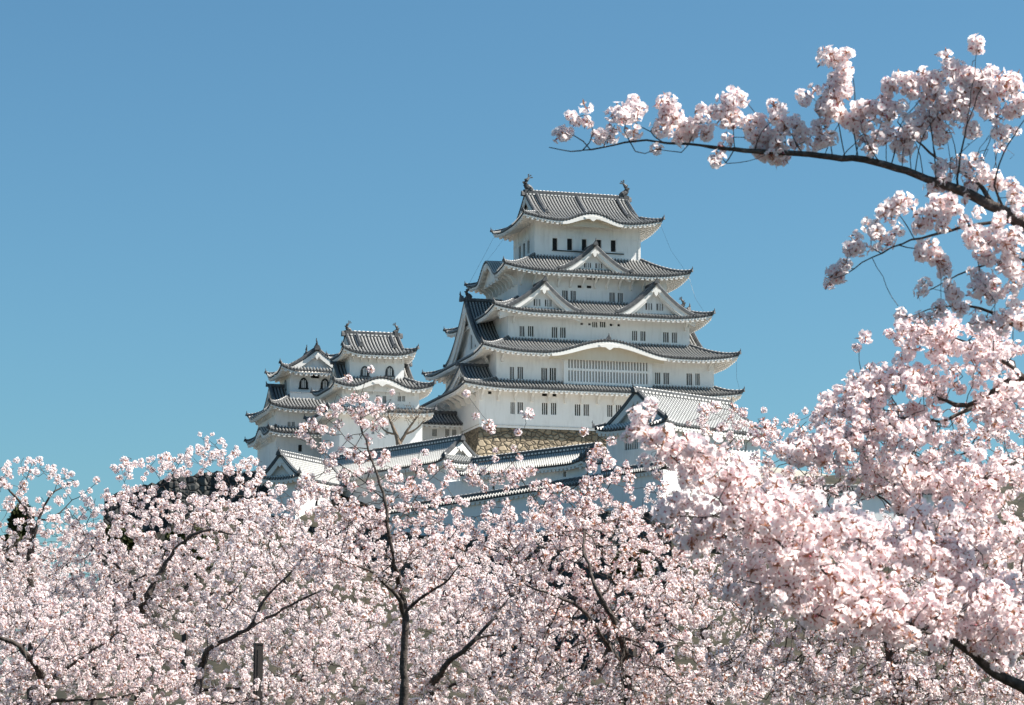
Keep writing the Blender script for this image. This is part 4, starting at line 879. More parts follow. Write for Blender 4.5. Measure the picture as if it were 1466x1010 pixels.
# large tree, left
cherry(12, .13, "broad cherry tree left of the castle with thick forked dark limb in its crown", 1, (200, 40),
  [[foot(195, 40, .26), (198, 1000, 40, .20), (200, 900, 40, .15), (207, 860, 38.6, .12), (236, 808, 38.7, .085), (266, 774, 38.5, .07), (300, 759, 38.4, .05), (338, 766, 38.3, .025)],
   [(203, 880, 40, .09), (175, 820, 40, .05), (130, 780, 40, .03), (112, 745, 40, .018)], [(266, 774, 38.5, .04), (300, 722, 39.6, .026), (318, 690, 39.6, .018), (322, 655, 39.6, .01)], [(236, 808, 39.8, .035), (215, 750, 40, .022), (190, 720, 40, .016), (178, 690, 40, .009)],
   [(300, 759, 38.3, .025), (345, 730, 39.2, .016), (390, 735, 39, .01)], [(207, 860, 40, .05), (290, 850, 39.4, .03), (350, 845, 39, .02)], [(190, 720, 40, .016), (240, 690, 40, .012), (262, 655, 40, .008)]],
  [(135, 728, 36, 26, 40, .7, 12e3), (185, 668, 32, 20, 40, .6, 9e3), (245, 668, 40, 26, 40, .8, 18e3), (300, 650, 35, 34, 39.8, .8, 20e3), (345, 675, 45, 32, 39.5, .9, 20e3), (200, 730, 80, 40, 40, 1.3, 40e3), (320, 735, 90, 40, 39.3, 1.3, 42e3), (150, 780, 80, 45, 40, 1.5, 44e3), (260, 810, 130, 60, 39.5, 1.9, 90e3), (150, 870, 110, 60, 39.6, 1.9, 70e3), (280, 900, 120, 60, 39, 1.9, 70e3)], int(2900*Q), rs=0.46, dens=.75, size=1.05)
cherry(13, .13, "cherry tree in the lower left corner with heavy crooked dark limb", 1, (70, 34),
  [[foot(75, 34, .22), (66, 1010, 34, .16), (52, 955, 33, .11), (30, 930, 32.5, .085), (8, 916, 32.3, .06), (-25, 902, 32.3, .05)], [(30, 930, 33.8, .05), (44, 905, 33.6, .03), (20, 886, 33.6, .02), (-5, 860, 33.4, .012)],
   [(60, 985, 34, .07), (120, 940, 34, .045), (175, 905, 33.8, .03), (230, 890, 33.6, .015)], [(64, 1005, 34, .06), (150, 1000, 33.6, .03), (240, 985, 33.3, .015)]],
  [(30, 870, 70, 45, 33.6, 1.2), (130, 900, 90, 50, 33.8, 1.5), (60, 970, 100, 60, 33.8, 1.6), (200, 960, 90, 60, 33.6, 1.5), (230, 1010, 90, 30, 33.4, 1.2)], int(1700*Q), rs=0.46, dens=.75, size=1.0, pet='petal_pink')
cherry(14, .13, "cherry tree around the dark post with several thick leaning limbs", 1, (320, 36),
  [[foot(275, 36, .24), (280, 1020, 36, .18), (292, 945, 36, .13), (306, 925, 34.9, .10), (358, 899, 34.7, .07), (378, 860, 34.7, .055), (401, 833, 34.6, .045), (420, 817, 34.6, .025), (460, 770, 34.5, .012)], [(358, 899, 34.7, .06), (426, 862, 34.4, .045), (467, 840, 34.3, .028), (492, 800, 35.2, .013)],
   [(283, 1008, 35, .04), (330, 1006, 33.2, .03), (372, 1000, 32.6, .02), (412, 990, 32.6, .01)], [(285, 990, 36, .07), (380, 980, 35.4, .04), (450, 950, 35, .02)], [(401, 833, 35.6, .03), (385, 780, 35.6, .02), (405, 735, 35.6, .013), (440, 700, 35.6, .007)], [(306, 925, 36, .04), (330, 860, 36, .025), (370, 800, 36, .012)], [(420, 817, 35.5, .02), (480, 760, 35.5, .012), (505, 728, 35.5, .006)]],
  [(400, 735, 60, 40, 35.6, 1.0), (527, 862, 46, 30, 34.8, .8, 9e3), (405, 708, 40, 14, 35.7, .5, 5e3), (440, 728, 40, 18, 35.6, .5, 5e3), (445, 715, 45, 30, 35.6, .8), (400, 800, 90, 50, 35.6, 1.4), (470, 810, 70, 60, 35.3, 1.3), (350, 880, 90, 50, 35.5, 1.5), (450, 900, 100, 60, 35.1, 1.6), (370, 985, 130, 50, 35, 1.6), (372, 985, 50, 24, 32.6, .35, 3e3), (490, 980, 80, 50, 34.8, 1.4)], int(2400*Q), rs=0.4, dens=.75, size=1.0)
# slender tree in the middle
cherry(15, .11, "slender cherry tree in the middle rising in front of the small keep", 4, (578, 30),
  [[foot(579, 30, .15), (578, 960, 30, .105), (580, 885, 30, .085), (571, 840, 30, .066), (564, 805, 29.5, .048), (557, 765, 29.4, .044), (551, 716, 29.4, .041), (535, 664, 29.5, .034), (520, 620, 29.6, .024), (515, 582, 29.9, .013), (522, 552, 29.9, .008), (530, 532, 29.9, .005)],
   [(578, 880, 30, .06), (569, 855, 29.7, .05), (543, 828, 29.2, .038), (531, 819, 29.1, .032), (489, 801, 28.9, .022), (450, 790, 28.9, .012)], [(579, 878, 30, .055), (590, 868, 30, .045), (616, 848, 29.8, .034), (643, 828, 29.6, .024), (668, 800, 29.5, .014)],
   [(551, 716, 30, .022), (520, 690, 29.8, .017), (480, 660, 29.6, .012), (452, 640, 29.5, .008), (418, 622, 29.5, .005)], [(535, 664, 30, .016), (500, 632, 29.8, .011), (470, 600, 29.7, .007), (452, 586, 29.7, .004)], [(520, 620, 29.9, .011), (548, 592, 30, .007), (560, 572, 30, .004)], [(517, 600, 29.9, .009), (498, 575, 29.8, .005), (482, 565, 29.8, .004)],
   [(557, 765, 30, .024), (590, 720, 30.2, .015), (612, 690, 30.3, .01), (640, 665, 30.3, .006)], [(551, 730, 30, .02), (590, 690, 30.2, .012), (600, 650, 30.3, .006)], [(515, 582, 29.9, .008), (508, 556, 29.9, .005), (497, 540, 29.8, .003)], [(564, 805, 30, .02), (520, 765, 29.8, .012), (490, 730, 29.6, .007)]],
  [(478, 590, 30, 20, 29.7, .3, 6e3), (540, 592, 34, 22, 29.9, .35, 9e3), (510, 600, 25, 22, 29.9, .3, 5e3), (440, 622, 30, 18, 29.5, .3, 5e3), (485, 650, 40, 26, 29.6, .4, 6e3), (535, 655, 35, 26, 29.9, .4, 6e3), (600, 690, 60, 34, 30.2, .5, 12e3), (640, 680, 30, 25, 30.3, .4, 4e3), (460, 700, 40, 30, 29.5, .5, 7e3), (520, 745, 70, 40, 29.7, .8, 16e3), (610, 745, 60, 45, 30.1, .8, 17e3), (470, 800, 60, 40, 29.4, .8, 14e3), (640, 800, 50, 40, 29.6, .8, 14e3), (560, 810, 60, 40, 29.4, .6, 10e3)], int(1900*Q), rs=0.5, dens=.36, tip=.0048, pet='petal_pink', size=1.05, up=.12)
cherry(16, .12, "cherry tree right of the slender tree with bare limbs leaning to the right", 1, (630, 33),
  [[foot(600, 33, .22), (612, 1010, 33, .16), (628, 968, 31.6, .10), (652, 940, 31.2, .08), (672, 926, 31.0, .07), (690, 903, 31.0, .055), (709, 882, 31.0, .04), (735, 850, 31.3, .018)], [(685, 914, 31.0, .045), (706, 910, 31.0, .034), (729, 905, 31.0, .022), (770, 900, 31.2, .01)], [(620, 990, 33, .06), (670, 975, 32.6, .04), (710, 968, 32.4, .03), (760, 975, 32.2, .015)],
   [(615, 1005, 33, .05), (560, 950, 33, .03), (520, 920, 33, .015)], [(672, 926, 32.8, .03), (650, 870, 33, .02), (660, 820, 33, .012)]],
  [(560, 930, 90, 50, 33.2, 1.3), (660, 860, 80, 60, 33, 1.4), (740, 860, 80, 60, 32.6, 1.4), (600, 1000, 110, 45, 32.6, 1.3), (740, 980, 100, 50, 32.1, 1.5), (690, 940, 80, 50, 33.2, .8)], int(1900*Q), rs=0.42, dens=.75, size=1.0)
# twiggy tree below the keep
cherry(17, .11, "twiggy cherry tree below the tall keep with reddish buds and thin upright shoots", 4, (850, 26),
  [[foot(905, 26, .2), (900, 1000, 26, .13), (885, 905, 25, .085), (864, 866, 24.7, .065), (848, 828, 24.7, .05), (836, 770, 25, .032), (842, 700, 25.6, .02), (838, 650, 25.6, .012), (840, 612, 25.6, .005)], [(895, 960, 26, .06), (840, 880, 24.9, .045), (805, 856, 24.6, .038), (756, 838, 24.5, .028), (725, 800, 25.3, .015)],
   [(836, 790, 25.7, .024), (790, 740, 25.4, .016), (765, 715, 25.4, .013), (742, 676, 25.3, .009), (712, 640, 25.2, .006), (694, 600, 25.2, .004), (672, 570, 25.2, .003)], [(742, 676, 25.3, .008), (738, 640, 25.3, .005), (752, 612, 25.3, .003), (750, 592, 25.3, .003)], [(842, 720, 25.6, .014), (870, 680, 25.6, .009), (862, 640, 25.6, .005)], [(864, 866, 25.9, .035), (905, 810, 26, .022), (940, 760, 26, .014), (960, 720, 26, .008)],
   [(805, 856, 25.6, .02), (760, 780, 25.5, .013), (735, 740, 25.4, .008)], [(890, 930, 26, .05), (960, 880, 26, .03), (1010, 850, 26, .015)], [(756, 838, 25.4, .02), (700, 850, 25.2, .01)]],
  [(682, 586, 16, 20, 25.2, .12, 1.2e3), (748, 606, 12, 22, 25.3, .12, 1.2e3), (840, 630, 14, 30, 25.6, .15, 2e3), (862, 655, 24, 30, 25.6, .3, 3e3), (730, 680, 44, 28, 25.3, .4, 6e3), (690, 690, 34, 24, 25.2, .4, 4e3), (885, 668, 26, 26, 25.7, .3, 4e3), (790, 715, 60, 34, 25.5, .6, 9e3), (870, 710, 50, 40, 25.7, .6, 10e3), (720, 760, 60, 44, 25.4, .8, 12e3), (800, 790, 80, 50, 25.6, 1.0, 22e3), (900, 780, 80, 60, 25.9, 1.0, 24e3), (760, 860, 90, 50, 25.4, 1.1, 20e3), (860, 880, 100, 60, 25.6, 1.2, 26e3), (960, 850, 80, 70, 26, 1.1, 22e3), (820, 970, 120, 60, 25.4, 1.2, 28e3), (950, 970, 100, 60, 25.6, 1.2, 26e3)], int(3300*Q), rs=0.38, dens=.5, pet='petal_pink', tip=.0052, size=1.0, up=.1)
# right hand middle tree
cherry(18, .11, "dense cherry tree on the right with a tangle of thin dark twigs", 4, (1230, 24),
  [[foot(1290, 24, .22), (1285, 1000, 24, .15), (1270, 900, 24, .10), (1262, 820, 24, .08), (1290, 740, 24, .055), (1320, 690, 24, .04), (1335, 660, 24, .028), (1342, 610, 24, .014)], [(1262, 830, 24, .05), (1220, 770, 24, .035), (1180, 740, 24, .022), (1120, 720, 24, .012)], [(1320, 690, 24, .03), (1270, 705, 23.8, .022), (1215, 715, 23.6, .014), (1150, 690, 23.5, .008)], [(1335, 660, 24, .022), (1400, 640, 23.8, .014), (1450, 600, 23.7, .008)],
   [(1215, 765, 24, .02), (1160, 690, 24, .012), (1110, 640, 24, .007), (1085, 600, 24, .004)], [(1290, 740, 24, .024), (1240, 690, 24.2, .015), (1200, 620, 24.3, .008)], [(1270, 900, 24, .05), (1180, 870, 23.8, .03), (1100, 840, 23.6, .016)], [(1275, 920, 24, .05), (1350, 880, 23.8, .03), (1430, 860, 23.6, .016)], [(1110, 640, 24, .005), (1058, 612, 24, .003), (1052, 590, 24, .003)]],
  [(1070, 620, 26, 40, 24, .3, 3e3), (1110, 640, 40, 46, 24, .5, 9e3), (1010, 610, 30, 36, 24, .4, 7e3), (1045, 600, 22, 26, 24, .3, 4e3), (965, 640, 26, 26, 24, .3, 5e3), (930, 665, 26, 22, 24, .3, 4e3), (1000, 660, 30, 24, 24, .3, 5e3), (1050, 660, 50, 40, 24, .5, 9e3), (980, 680, 30, 26, 24, .3, 3e3), (1190, 610, 60, 50, 24.2, .7, 14e3), (1250, 655, 80, 26, 24.2, .6, 10e3), (1280, 620, 60, 50, 24.2, .8, 16e3), (1120, 700, 80, 50, 23.8, .8, 20e3), (1280, 680, 90, 34, 24, .8, 16e3), (1400, 640, 80, 60, 23.9, .9, 20e3), (1200, 790, 110, 40, 23.8, 1, 20e3), (1330, 790, 110, 44, 23.8, 1, 18e3), (1090, 830, 90, 60, 23.7, 1.1, 24e3), (1220, 880, 110, 60, 23.7, 1.1, 26e3), (1380, 860, 100, 70, 23.7, 1.1, 26e3), (1120, 960, 120, 60, 23.5, 1.2, 30e3), (1300, 970, 120, 60, 23.5, 1.2, 30e3), (1430, 960, 70, 60, 23.5, 1.1, 18e3)], int(4600*Q), rs=0.5, dens=.6, pet='petal_pink', tip=.0052, size=1.0, up=.1)
# trees farther back that close the bank of blossom
for seed, px, Y, lab, bl in ((20, -10, 64, "distant cherry tree at the left edge behind the bare limbs", [(0, 830, 80, 50, 64, 2), (60, 860, 80, 60, 64, 2), (20, 930, 120, 70, 63, 2.4)]),
        (21, 130, 58, "distant cherry tree showing between the two left trees", [(40, 830, 90, 60, 58, 2), (150, 800, 90, 50, 58, 2), (110, 900, 150, 90, 57, 2.5)]),
                        (22, 430, 52, "distant cherry tree behind the dark post and the slender tree", [(370, 790, 90, 60, 52, 2), (480, 800, 90, 60, 52, 2), (590, 810, 60, 44, 52, 1.6), (430, 920, 130, 80, 51, 2.2)]),
                        (23, 700, 50, "distant cherry tree filling the gap under the pale roofed corridors", [(650, 790, 90, 50, 50, 2), (760, 770, 90, 50, 50, 2), (850, 760, 70, 50, 50, 2), (690, 900, 150, 90, 49, 2.4)]),
                        (24, 1010, 46, "distant cherry tree under the gabled turret", [(960, 740, 70, 50, 46, 1.6), (1050, 760, 90, 60, 46, 2), (1010, 870, 140, 90, 45, 2.2), (1030, 980, 130, 40, 44.5, 2), (880, 990, 90, 40, 44.5, 2)]),
                        (25, 1330, 50, "distant cherry tree below the coped wall at the right", [(1200, 760, 110, 44, 50, 2), (1330, 800, 130, 60, 50, 2), (1300, 900, 170, 80, 49, 2.3), (1200, 985, 140, 36, 48, 2), (1400, 985, 120, 36, 47, 2)])):
    x = px; cherry(seed, .2, lab, 2, (px, Y), [[foot(px, Y, .2), (px+5, 1000, Y, .15), (px, 900, Y, .1), (px-20, 840, Y, .05), (px-40, 800, Y, .03)], [(px, 900, Y, .06), (px+40, 850, Y, .04), (px+60, 800, Y, .02)]], bl, int(1500*Q), rs=0.6, dens=.8, size=1.25, kill=1.4)
cherry(27, .2, "cherry tree just reaching into the right edge behind the near blossoms", 2, (1640, 34), [[foot(1640, 34, .2), (1640, 1000, 34, .15), (1630, 850, 34, .1), (1600, 740, 34, .05), (1560, 690, 34, .02)], [(1630, 850, 34, .06), (1720, 780, 34, .04), (1800, 720, 34, .02)]],
  [(1560, 740, 130, 60, 34, 1.6), (1720, 740, 130, 70, 34, 1.8), (1640, 860, 240, 90, 33.6, 2.2), (1500, 900, 100, 70, 33.5, 1.5), (1650, 980, 230, 50, 33.2, 2)], 3200, rs=.6, dens=.8, size=1.3, kill=1.4, pet='petal_pink')
cherry(28, .2, "cherry tree just reaching into the left edge behind the bare limbs", 2, (-150, 44), [[foot(-150, 44, .2), (-150, 1000, 44, .15), (-140, 850, 44, .1), (-110, 760, 44, .05), (-80, 720, 44, .02)], [(-140, 850, 44, .06), (-230, 780, 44, .04), (-300, 740, 44, .02)]],
  [(-80, 780, 110, 56, 44, 1.8), (-230, 780, 120, 70, 44, 2), (-150, 880, 220, 80, 43.6, 2.2), (-100, 970, 180, 50, 43.4, 2)], 2600, rs=.6, dens=.8, size=1.3, kill=1.4)
# ------------------------------------------------------------------ near trees at the right
def near_branch():
    t = Tree(31, .055); Y = 13.0
    def l(*p): t.limb([(a, b, Y + dy, r*.8) for a, b, dy, r in p], wob=.6)
    tx = 1640
    t.limb([(tx+40, 1600, Y+.3, .14), (tx+20, 1200, Y+.3, .12), (tx-10, 800, Y+.2, .10), (tx-40, 520, Y+.1, .085), (1560, 400, Y, .062), (1510, 350, Y, .046), (1463, 320, Y, .036), (1426, 297, Y, .031), (1379, 274, Y, .027), (1332, 258, Y, .0235), (1285, 241, Y, .021), (1239, 229, Y, .0185), (1192, 225, Y, .0165), (1136, 219, Y, .0145), (1079, 217, Y, .0125), (1023, 210, Y, .0105), (986, 206, Y, .0085), (948, 203, Y, .0072), (902, 203, Y, .006), (864, 211, Y, .005), (822, 217, Y, .0038), (786, 211, Y, .0028)], wob=.5)
    l((1426,297,0,.018),(1393,255,.05,.014),(1360,238,.1,.012),(1337,222,.1,.010),(1304,194,.12,.006),(1285,175,.12,.004))
    l((1372,270,0,.010),(1372,240,-.05,.008),(1384,180,-.08,.006),(1407,124,-.1,.004)); l((1440,305,0,.012),(1424,262,-.1,.008),(1441,213,-.12,.006),(1470,168,-.12,.004)); l((1276,237,0,.006),(1290,180,.06,.0045),(1318,143,.08,.003))
    l((1229,228,0,.006),(1222,190,.04,.005),(1224,152,.05,.004),(1221,110,.05,.003),(1206,80,.05,.0024)); l((1384,180,-.08,.004),(1392,130,-.1,.003),(1395,96,-.1,.0026),(1399,70,-.1,.0024))
    for p in ([(1052,213),(1049,180),(1042,152)], [(1125,218),(1100,185),(1070,148)], [(902,203),(893,178),(912,165)], [(948,203),(925,185),(895,165)], [(845,214),(826,195),(805,192)], [(835,215),(850,190),(838,165)], [(986,206),(1000,180),(1010,170)], [(1150,220),(1130,190),(1120,170)], [(1192,225),(1185,190),(1168,160)], [(1210,226),(1200,170),(1196,135)], [(1079,217),(1090,190),(1110,170)], [(1023,211),(1038,232),(1070,232),(1100,220)], [(986,207),(975,218),(940,214)], [(902,204),(915,221),(940,214)], [(1250,232),(1255,200),(1262,175)], [(1310,250),(1320,200),(1345,160)], [(1340,260),(1335,200),(1330,150)], [(1262,236),(1240,200),(1230,170)], [(864,211),(872,196),(880,180)], [(1050,216),(1035,238),(1024,232)]):
        l(*[(a, b, float(t.r.normal(0, .04)) if i else 0, (.0052, .004, .0028, .0022)[i]) for i, (a, b) in enumerate(p)])
    for x0, y0 in ((1180,224),(1205,226),(1225,228),(1248,232),(1270,238),(1292,243),(1305,248),(1322,254),(1345,262),(1362,268),(1385,276),(1398,282),(1410,290),(1430,300),(1304,200),(1340,225),(1370,240),(1395,258)):
        h = 40 + 70*t.r.random(); dx = t.r.normal(8, 30); l((x0, y0, 0, .0042), (x0 + dx*.3, y0 - h*.4, .03, .0034), (x0 + dx*.75 + t.r.normal(0, 6), y0 - h*.75, .05, .0026), (x0 + dx*1.2, y0 - h, .06, .002))
    # lower limb reaching left again
    l((1500,322,0,.02),(1454,316,.0,.016),(1388,323,-.1,.0125),(1341,335,-.15,.0105),(1309,342,-.18,.0085),(1285,351,-.2,.007),(1262,363,-.2,.006),(1239,372,-.2,.005),(1215,391,-.2,.004),(1194,399,-.2,.003))
    l((1570,430,.0,.03),(1466,372,.1,.014),(1388,386,.15,.008),(1337,413,.15,.005),(1318,419,.15,.003)); l((1580,500,.1,.035),(1466,470,.2,.02),(1400,440,.25,.012),(1345,440,.25,.007),(1300,455,.25,.004))
    for p in ([(1309,342),(1295,318),(1280,300)], [(1341,335),(1345,315),(1335,300)], [(1262,363),(1240,352),(1215,352)], [(1285,351),(1325,362),(1345,385)], [(1388,323),(1375,300),(1370,285)], [(1400,375),(1420,345),(1440,330)]): l(*[(a, b, -.15, (.005, .0035, .0024)[i]) for i, (a, b) in enumerate(p)])
    Z = lambda a, b: (780 + a/2.137, 40 + b/2.137)
    C = [(55,325,.8),(80,275,.8),(112,245,.8),(130,270,.7),(95,300,.7),(70,312,.6),(183,338,1),(172,345,.6),(200,290,.8),(215,262,.9),(232,268,1),(275,262,1),(290,245,.9),(283,275,.8),(262,325,.45),(355,240,1),(385,245,1.1),(410,262,1),(360,280,1.1),(395,290,1),(372,262,1.1),(355,300,.8),(422,325,1.1),(410,338,.8),(435,340,.7),(470,280,1),(460,290,.7),(495,322,1),(488,338,.6),(555,358,.9),(550,215,1),(575,205,1),(605,215,1),(580,230,.9),(525,260,1),(545,290,.9),(540,245,.8),(585,295,1.2),(610,300,.8),(620,330,.9),(640,345,.7),(650,280,.6),(655,290,.5),(672,320,1),(700,330,1.1),(690,350,1.1),(720,365,1.1),(670,370,1.1),(700,385,1.1),(735,385,.9),(665,400,.8),(720,410,.7),(700,250,1),(715,262,.8),(740,275,1.1),(770,290,1.1),(755,300,.9),(785,355,.7),(785,200,.8),(800,215,.6),(865,80,.9),(885,85,.8),(912,75,.9),(880,130,1),(905,140,1.1),(895,152,.9),(845,200,1),(880,190,1.2),(915,190,1.1),(860,225,1.2),(900,220,1.2),(880,245,1.2),(850,250,1),(905,255,1.1),(880,270,1),(840,330,1),(835,355,.9),(860,345,.9),(885,350,.8),(830,310,.9),(985,240,.9),(960,260,.9),(1000,260,.9),(1030,230,1),(1040,260,1),(1055,175,1.1),(1070,165,.9),(1060,190,.9),(1050,225,1),(1075,245,1),(1130,170,1.1),(1160,160,1.1),(1175,185,1.1),(1140,200,1.1),(1120,195,1),(1165,215,1),(1200,175,1.1),(1180,260,1.1),(1200,280,1),(1150,270,.9),(1245,120,1.1),(1260,135,1),(1240,150,1),(1225,90,.45),(1300,150,1.1),(1285,160,.9),(1315,165,.9),(1360,165,1),(1385,140,1.1),(1410,155,1.1),(1435,165,1.1),(1380,175,1.1),(1400,185,1),(1350,180,.9),(1325,45,.9),(1320,52,.6),(1230,230,1.2),(1260,240,1.2),(1285,250,1.1),(1240,265,1.1),(1220,210,1),(1275,275,1),(1250,215,1.1),(1300,215,1),(1330,200,1),(1380,230,1),(1395,240,.9),(1365,250,.9),(1345,225,.9),(1450,230,1.1),(1465,245,1.1),(1440,250,.9),(1400,325,.9),(1415,330,.6),(1000,370,1),(985,380,.8),(960,295,1),(975,310,.9),(940,285,.9),(1100,350,1),(1090,375,.9),(1130,305,1.1),(1110,320,1),(1145,325,.9),(1050,320,.9),(1035,340,.9),(1010,335,.8),(1200,490,.9),(1215,500,.7),(1190,500,.7),(1210,430,1),(1225,445,.9),(1195,420,.8),(1240,420,.7),(1300,300,.9),(1320,310,.8),(1230,320,.8),(1215,340,.5),(1185,350,.6),(520,405,.4),(1300,420,.9),(1325,425,.8),(1345,465,.9),(1390,475,1.1),(1405,480,1),(1290,480,.9),(1270,500,.8),
     (880,760,.9),(900,750,.8),(890,770,.7),(920,715,.9),(935,720,.7),(935,660,1),(955,670,1),(940,685,.9),(1000,605,.9),(1020,615,.9),(1045,575,1),(1035,590,.8),(1075,540,1),(1095,525,1),(1110,545,.9),(1080,555,.8),(1050,635,1),(1040,655,.8),(1060,650,.8),(1180,580,1),(1200,565,1.1),(1165,595,.9),(1220,555,1.1),(1240,545,1.1),(1245,530,.8),(1215,585,.9),(1150,690,1),(1170,680,1),(1185,695,1),(1160,700,.9),(1210,730,.9),(1220,745,.6),(1140,620,.6),(1300,640,.9),(1315,630,.9),(1280,590,.9),(1335,690,.9),(1360,720,.9),(1380,735,.8),(1345,575,.8),(1390,600,1),(1410,650,1),(1430,690,1),(1450,660,1),(1440,730,1),(1420,740,.9),(1330,775,.9),(1350,790,.9),(1310,800,1),(1375,800,.9),(1240,810,.9),(1260,815,.7),(1140,800,.5),(1150,805,.4),(1460,500,1),(1440,520,.9),(1380,640,.9),(1320,660,.7)]
    C += [((a-780)*2.137, (b-40)*2.137, k) for a, b, k in ((1345,438,.9),(1372,441,1),(1410,425,1),(1440,440,1.1),(1455,410,1),(1425,460,1),(1390,462,1),(1460,455,1),(1402,400,.9),(1450,380,1),(1430,352,.9),(1462,350,1),(1320,455,.9),(1300,457,.7),(1362,420,.8),(1470,300,1),(1475,400,1))]
    ex = []
    for a, b, k in C:
        x, y = Z(a, b); m = max(1, int(round(2.1 * k * k)))
        for j in range(m): ex.append((x + t.r.normal(0, 6.5*k), y + t.r.normal(0, 6.0*k), Y + (-.15 if y > 285 else .03) + t.r.normal(0, .03), .92 + .25*t.r.random()))
    # twigs carry every blossom ball
    t.grow([(x, y, 1.5, 1.5, yy, .01, 1) for x, y, yy, k in ex], len(ex), kill=1.3, infl=40, up=0, jit=.12, iters=160)
    t.grow([(1300, 170, 110, 40, Y+.15, .3), (1400, 230, 60, 60, Y+.1, .3), (1430, 360, 45, 50, Y-.1, .25), (1400, 430, 70, 30, Y+.15, .3)], 110, kill=1.6, infl=20, up=.15)
    base = np.array((at(tx+40, 1000, Y+.3)[0], Y+.3, 0)); t.finish(tip=.0021)
    e = bpy.data.objects.new('cherry_tree', None); COL.objects.link(e); e.location = base; tag(e, "near cherry tree with a long blossoming branch reaching over blue sky", "cherry tree", "blossoming cherry trees")
    t.P = t.P - base; t.wood('trunk', e, M['bark'])
    c = np.nonzero((t.RAD < .0024) & (t.KIDS == 0))[0]; c = c[t.r.random(len(c)) < .30]; C1 = t.P[c]; S1 = .45 + .4*t.r.random(len(c))
    E = np.array([[*at(a, b, y), k] for a, b, y, k in ex]); P_ = np.vstack([E[:, :3] - base, C1]); S_ = np.r_[E[:, 3], S1 * 1.3]
    scatter('crown', P_, S_, 3, e, t.r)
near_branch()
cherry(32, .07, "near cherry tree at the right edge with crowded blossoms and dark limbs", 3, (1560, 16),
  [[foot(1600, 16, .16), (1600, 1000, 16, .12), (1590, 700, 16, .09), (1540, 570, 16, .06), (1466, 540, 16, .04), (1420, 563, 16, .033), (1385, 582, 16, .026), (1346, 572, 16, .017), (1300, 548, 16, .011), (1262, 540, 16, .006)], [(1420, 563, 16, .022), (1360, 600, 15.9, .016), (1290, 600, 15.8, .012), (1225, 625, 15.7, .008), (1160, 630, 15.6, .005)], [(1560, 620, 16, .04), (1466, 660, 15.8, .025), (1400, 690, 15.7, .018), (1330, 740, 15.6, .01)], [(1466, 540, 16, .022), (1410, 500, 16, .014), (1350, 480, 16, .009), (1290, 470, 16, .004)], [(1595, 850, 16, .05), (1480, 790, 15.7, .03), (1400, 770, 15.6, .018), (1340, 790, 15.5, .01)], [(1346, 572, 16, .01), (1290, 590, 16, .007), (1240, 570, 16, .004), (1230, 500, 16, .003)]],
  [(1330, 480, 55, 34, 16, .35, 5e3), (1410, 500, 60, 44, 16, .45, 9e3), (1440, 580, 40, 40, 16, .4, 6e3), (1300, 545, 60, 30, 16, .35, 5e3), (1240, 575, 50, 34, 15.9, .35, 5e3), (1190, 590, 40, 30, 15.8, .3, 3e3), (1290, 620, 60, 24, 15.8, .4, 4e3), (1400, 690, 80, 44, 15.7, .5, 10e3), (1220, 650, 60, 30, 15.8, .4, 5e3), (1150, 650, 50, 30, 15.7, .4, 4e3), (1300, 690, 60, 36, 15.7, .5, 7e3), (1420, 770, 60, 44, 15.6, .5, 9e3), (1340, 750, 60, 30, 15.6, .4, 5e3), (1420, 850, 60, 50, 15.6, .5, 8e3)], int(1250*Q), rs=0.65, pet='petal_pink', dens=.62, size=1.08, per=2, up=.1, rmax=.008, tip=.0032)
t_near = cherry(33, .06, "nearest cherry tree at the lower right with thick sprays of blossom along its limbs", 3, (1520, 13),
  [[foot(1540, 13.4, .15), (1520, 1150, 13.4, .12), (1490, 1010, 13.3, .075), (1422, 962, 13.2, .05), (1384, 930, 13.1, .034), (1343, 907, 13, .027), (1277, 884, 12.8, .021), (1225, 850, 12.6, .017), (1180, 820, 12.4, .0145), (1140, 792, 12.2, .013), (1093, 766, 12, .0115), (1048, 732, 11.9, .010), (1010, 698, 11.8, .0085), (970, 662, 11.7, .007), (940, 628, 11.7, .005), (915, 600, 11.7, .003)],
   [(1343, 907, 13, .018), (1277, 901, 12.7, .015), (1216, 895, 12.5, .012), (1174, 883, 12.4, .009), (1120, 850, 12.3, .006), (1060, 830, 12.2, .004)], [(1180, 820, 12.4, .010), (1130, 770, 12.5, .008), (1110, 720, 12.6, .006), (1080, 690, 12.6, .004)], [(1277, 884, 12.8, .013), (1250, 820, 12.9, .010), (1230, 770, 13, .007), (1200, 730, 13, .004)], [(1384, 930, 13.1, .02), (1400, 860, 13.2, .014), (1380, 800, 13.2, .010), (1340, 760, 13.2, .006)], [(1048, 732, 11.9, .006), (1000, 740, 11.8, .004), (950, 735, 11.8, .003)], [(1422, 962, 13.2, .028), (1440, 920, 13.2, .02), (1445, 850, 13.2, .012)]],
  [(926, 606, 24, 22, 11.7, .13, 3.4e3), (962, 642, 36, 28, 11.7, .17, 4.2e3), (1010, 672, 44, 32, 11.8, .22, 4e3), (1065, 705, 54, 40, 11.9, .28, 3.4e3), (1110, 735, 60, 44, 12.1, .34, 3.8e3), (960, 735, 36, 18, 11.8, .14, 1.6e3), (1030, 770, 60, 30, 12, .2, 3.6e3), (1150, 780, 60, 44, 12.3, .3, 6e3), (1110, 840, 70, 30, 12.2, .25, 4e3), (1190, 840, 70, 40, 12.5, .3, 6e3), (1230, 770, 60, 40, 12.9, .3, 5e3), (1260, 860, 70, 40, 12.7, .3, 6e3), (1340, 780, 60, 50, 13.2, .35, 6e3), (1350, 870, 70, 40, 13, .35, 6e3), (1430, 880, 50, 60, 13.2, .4, 7e3)], int(860*Q), rs=0.52, pet='petal_pink', dens=.58, size=1.08, up=.05, rmax=.0075, tip=.003, per=2)
print("TREES", STAT)

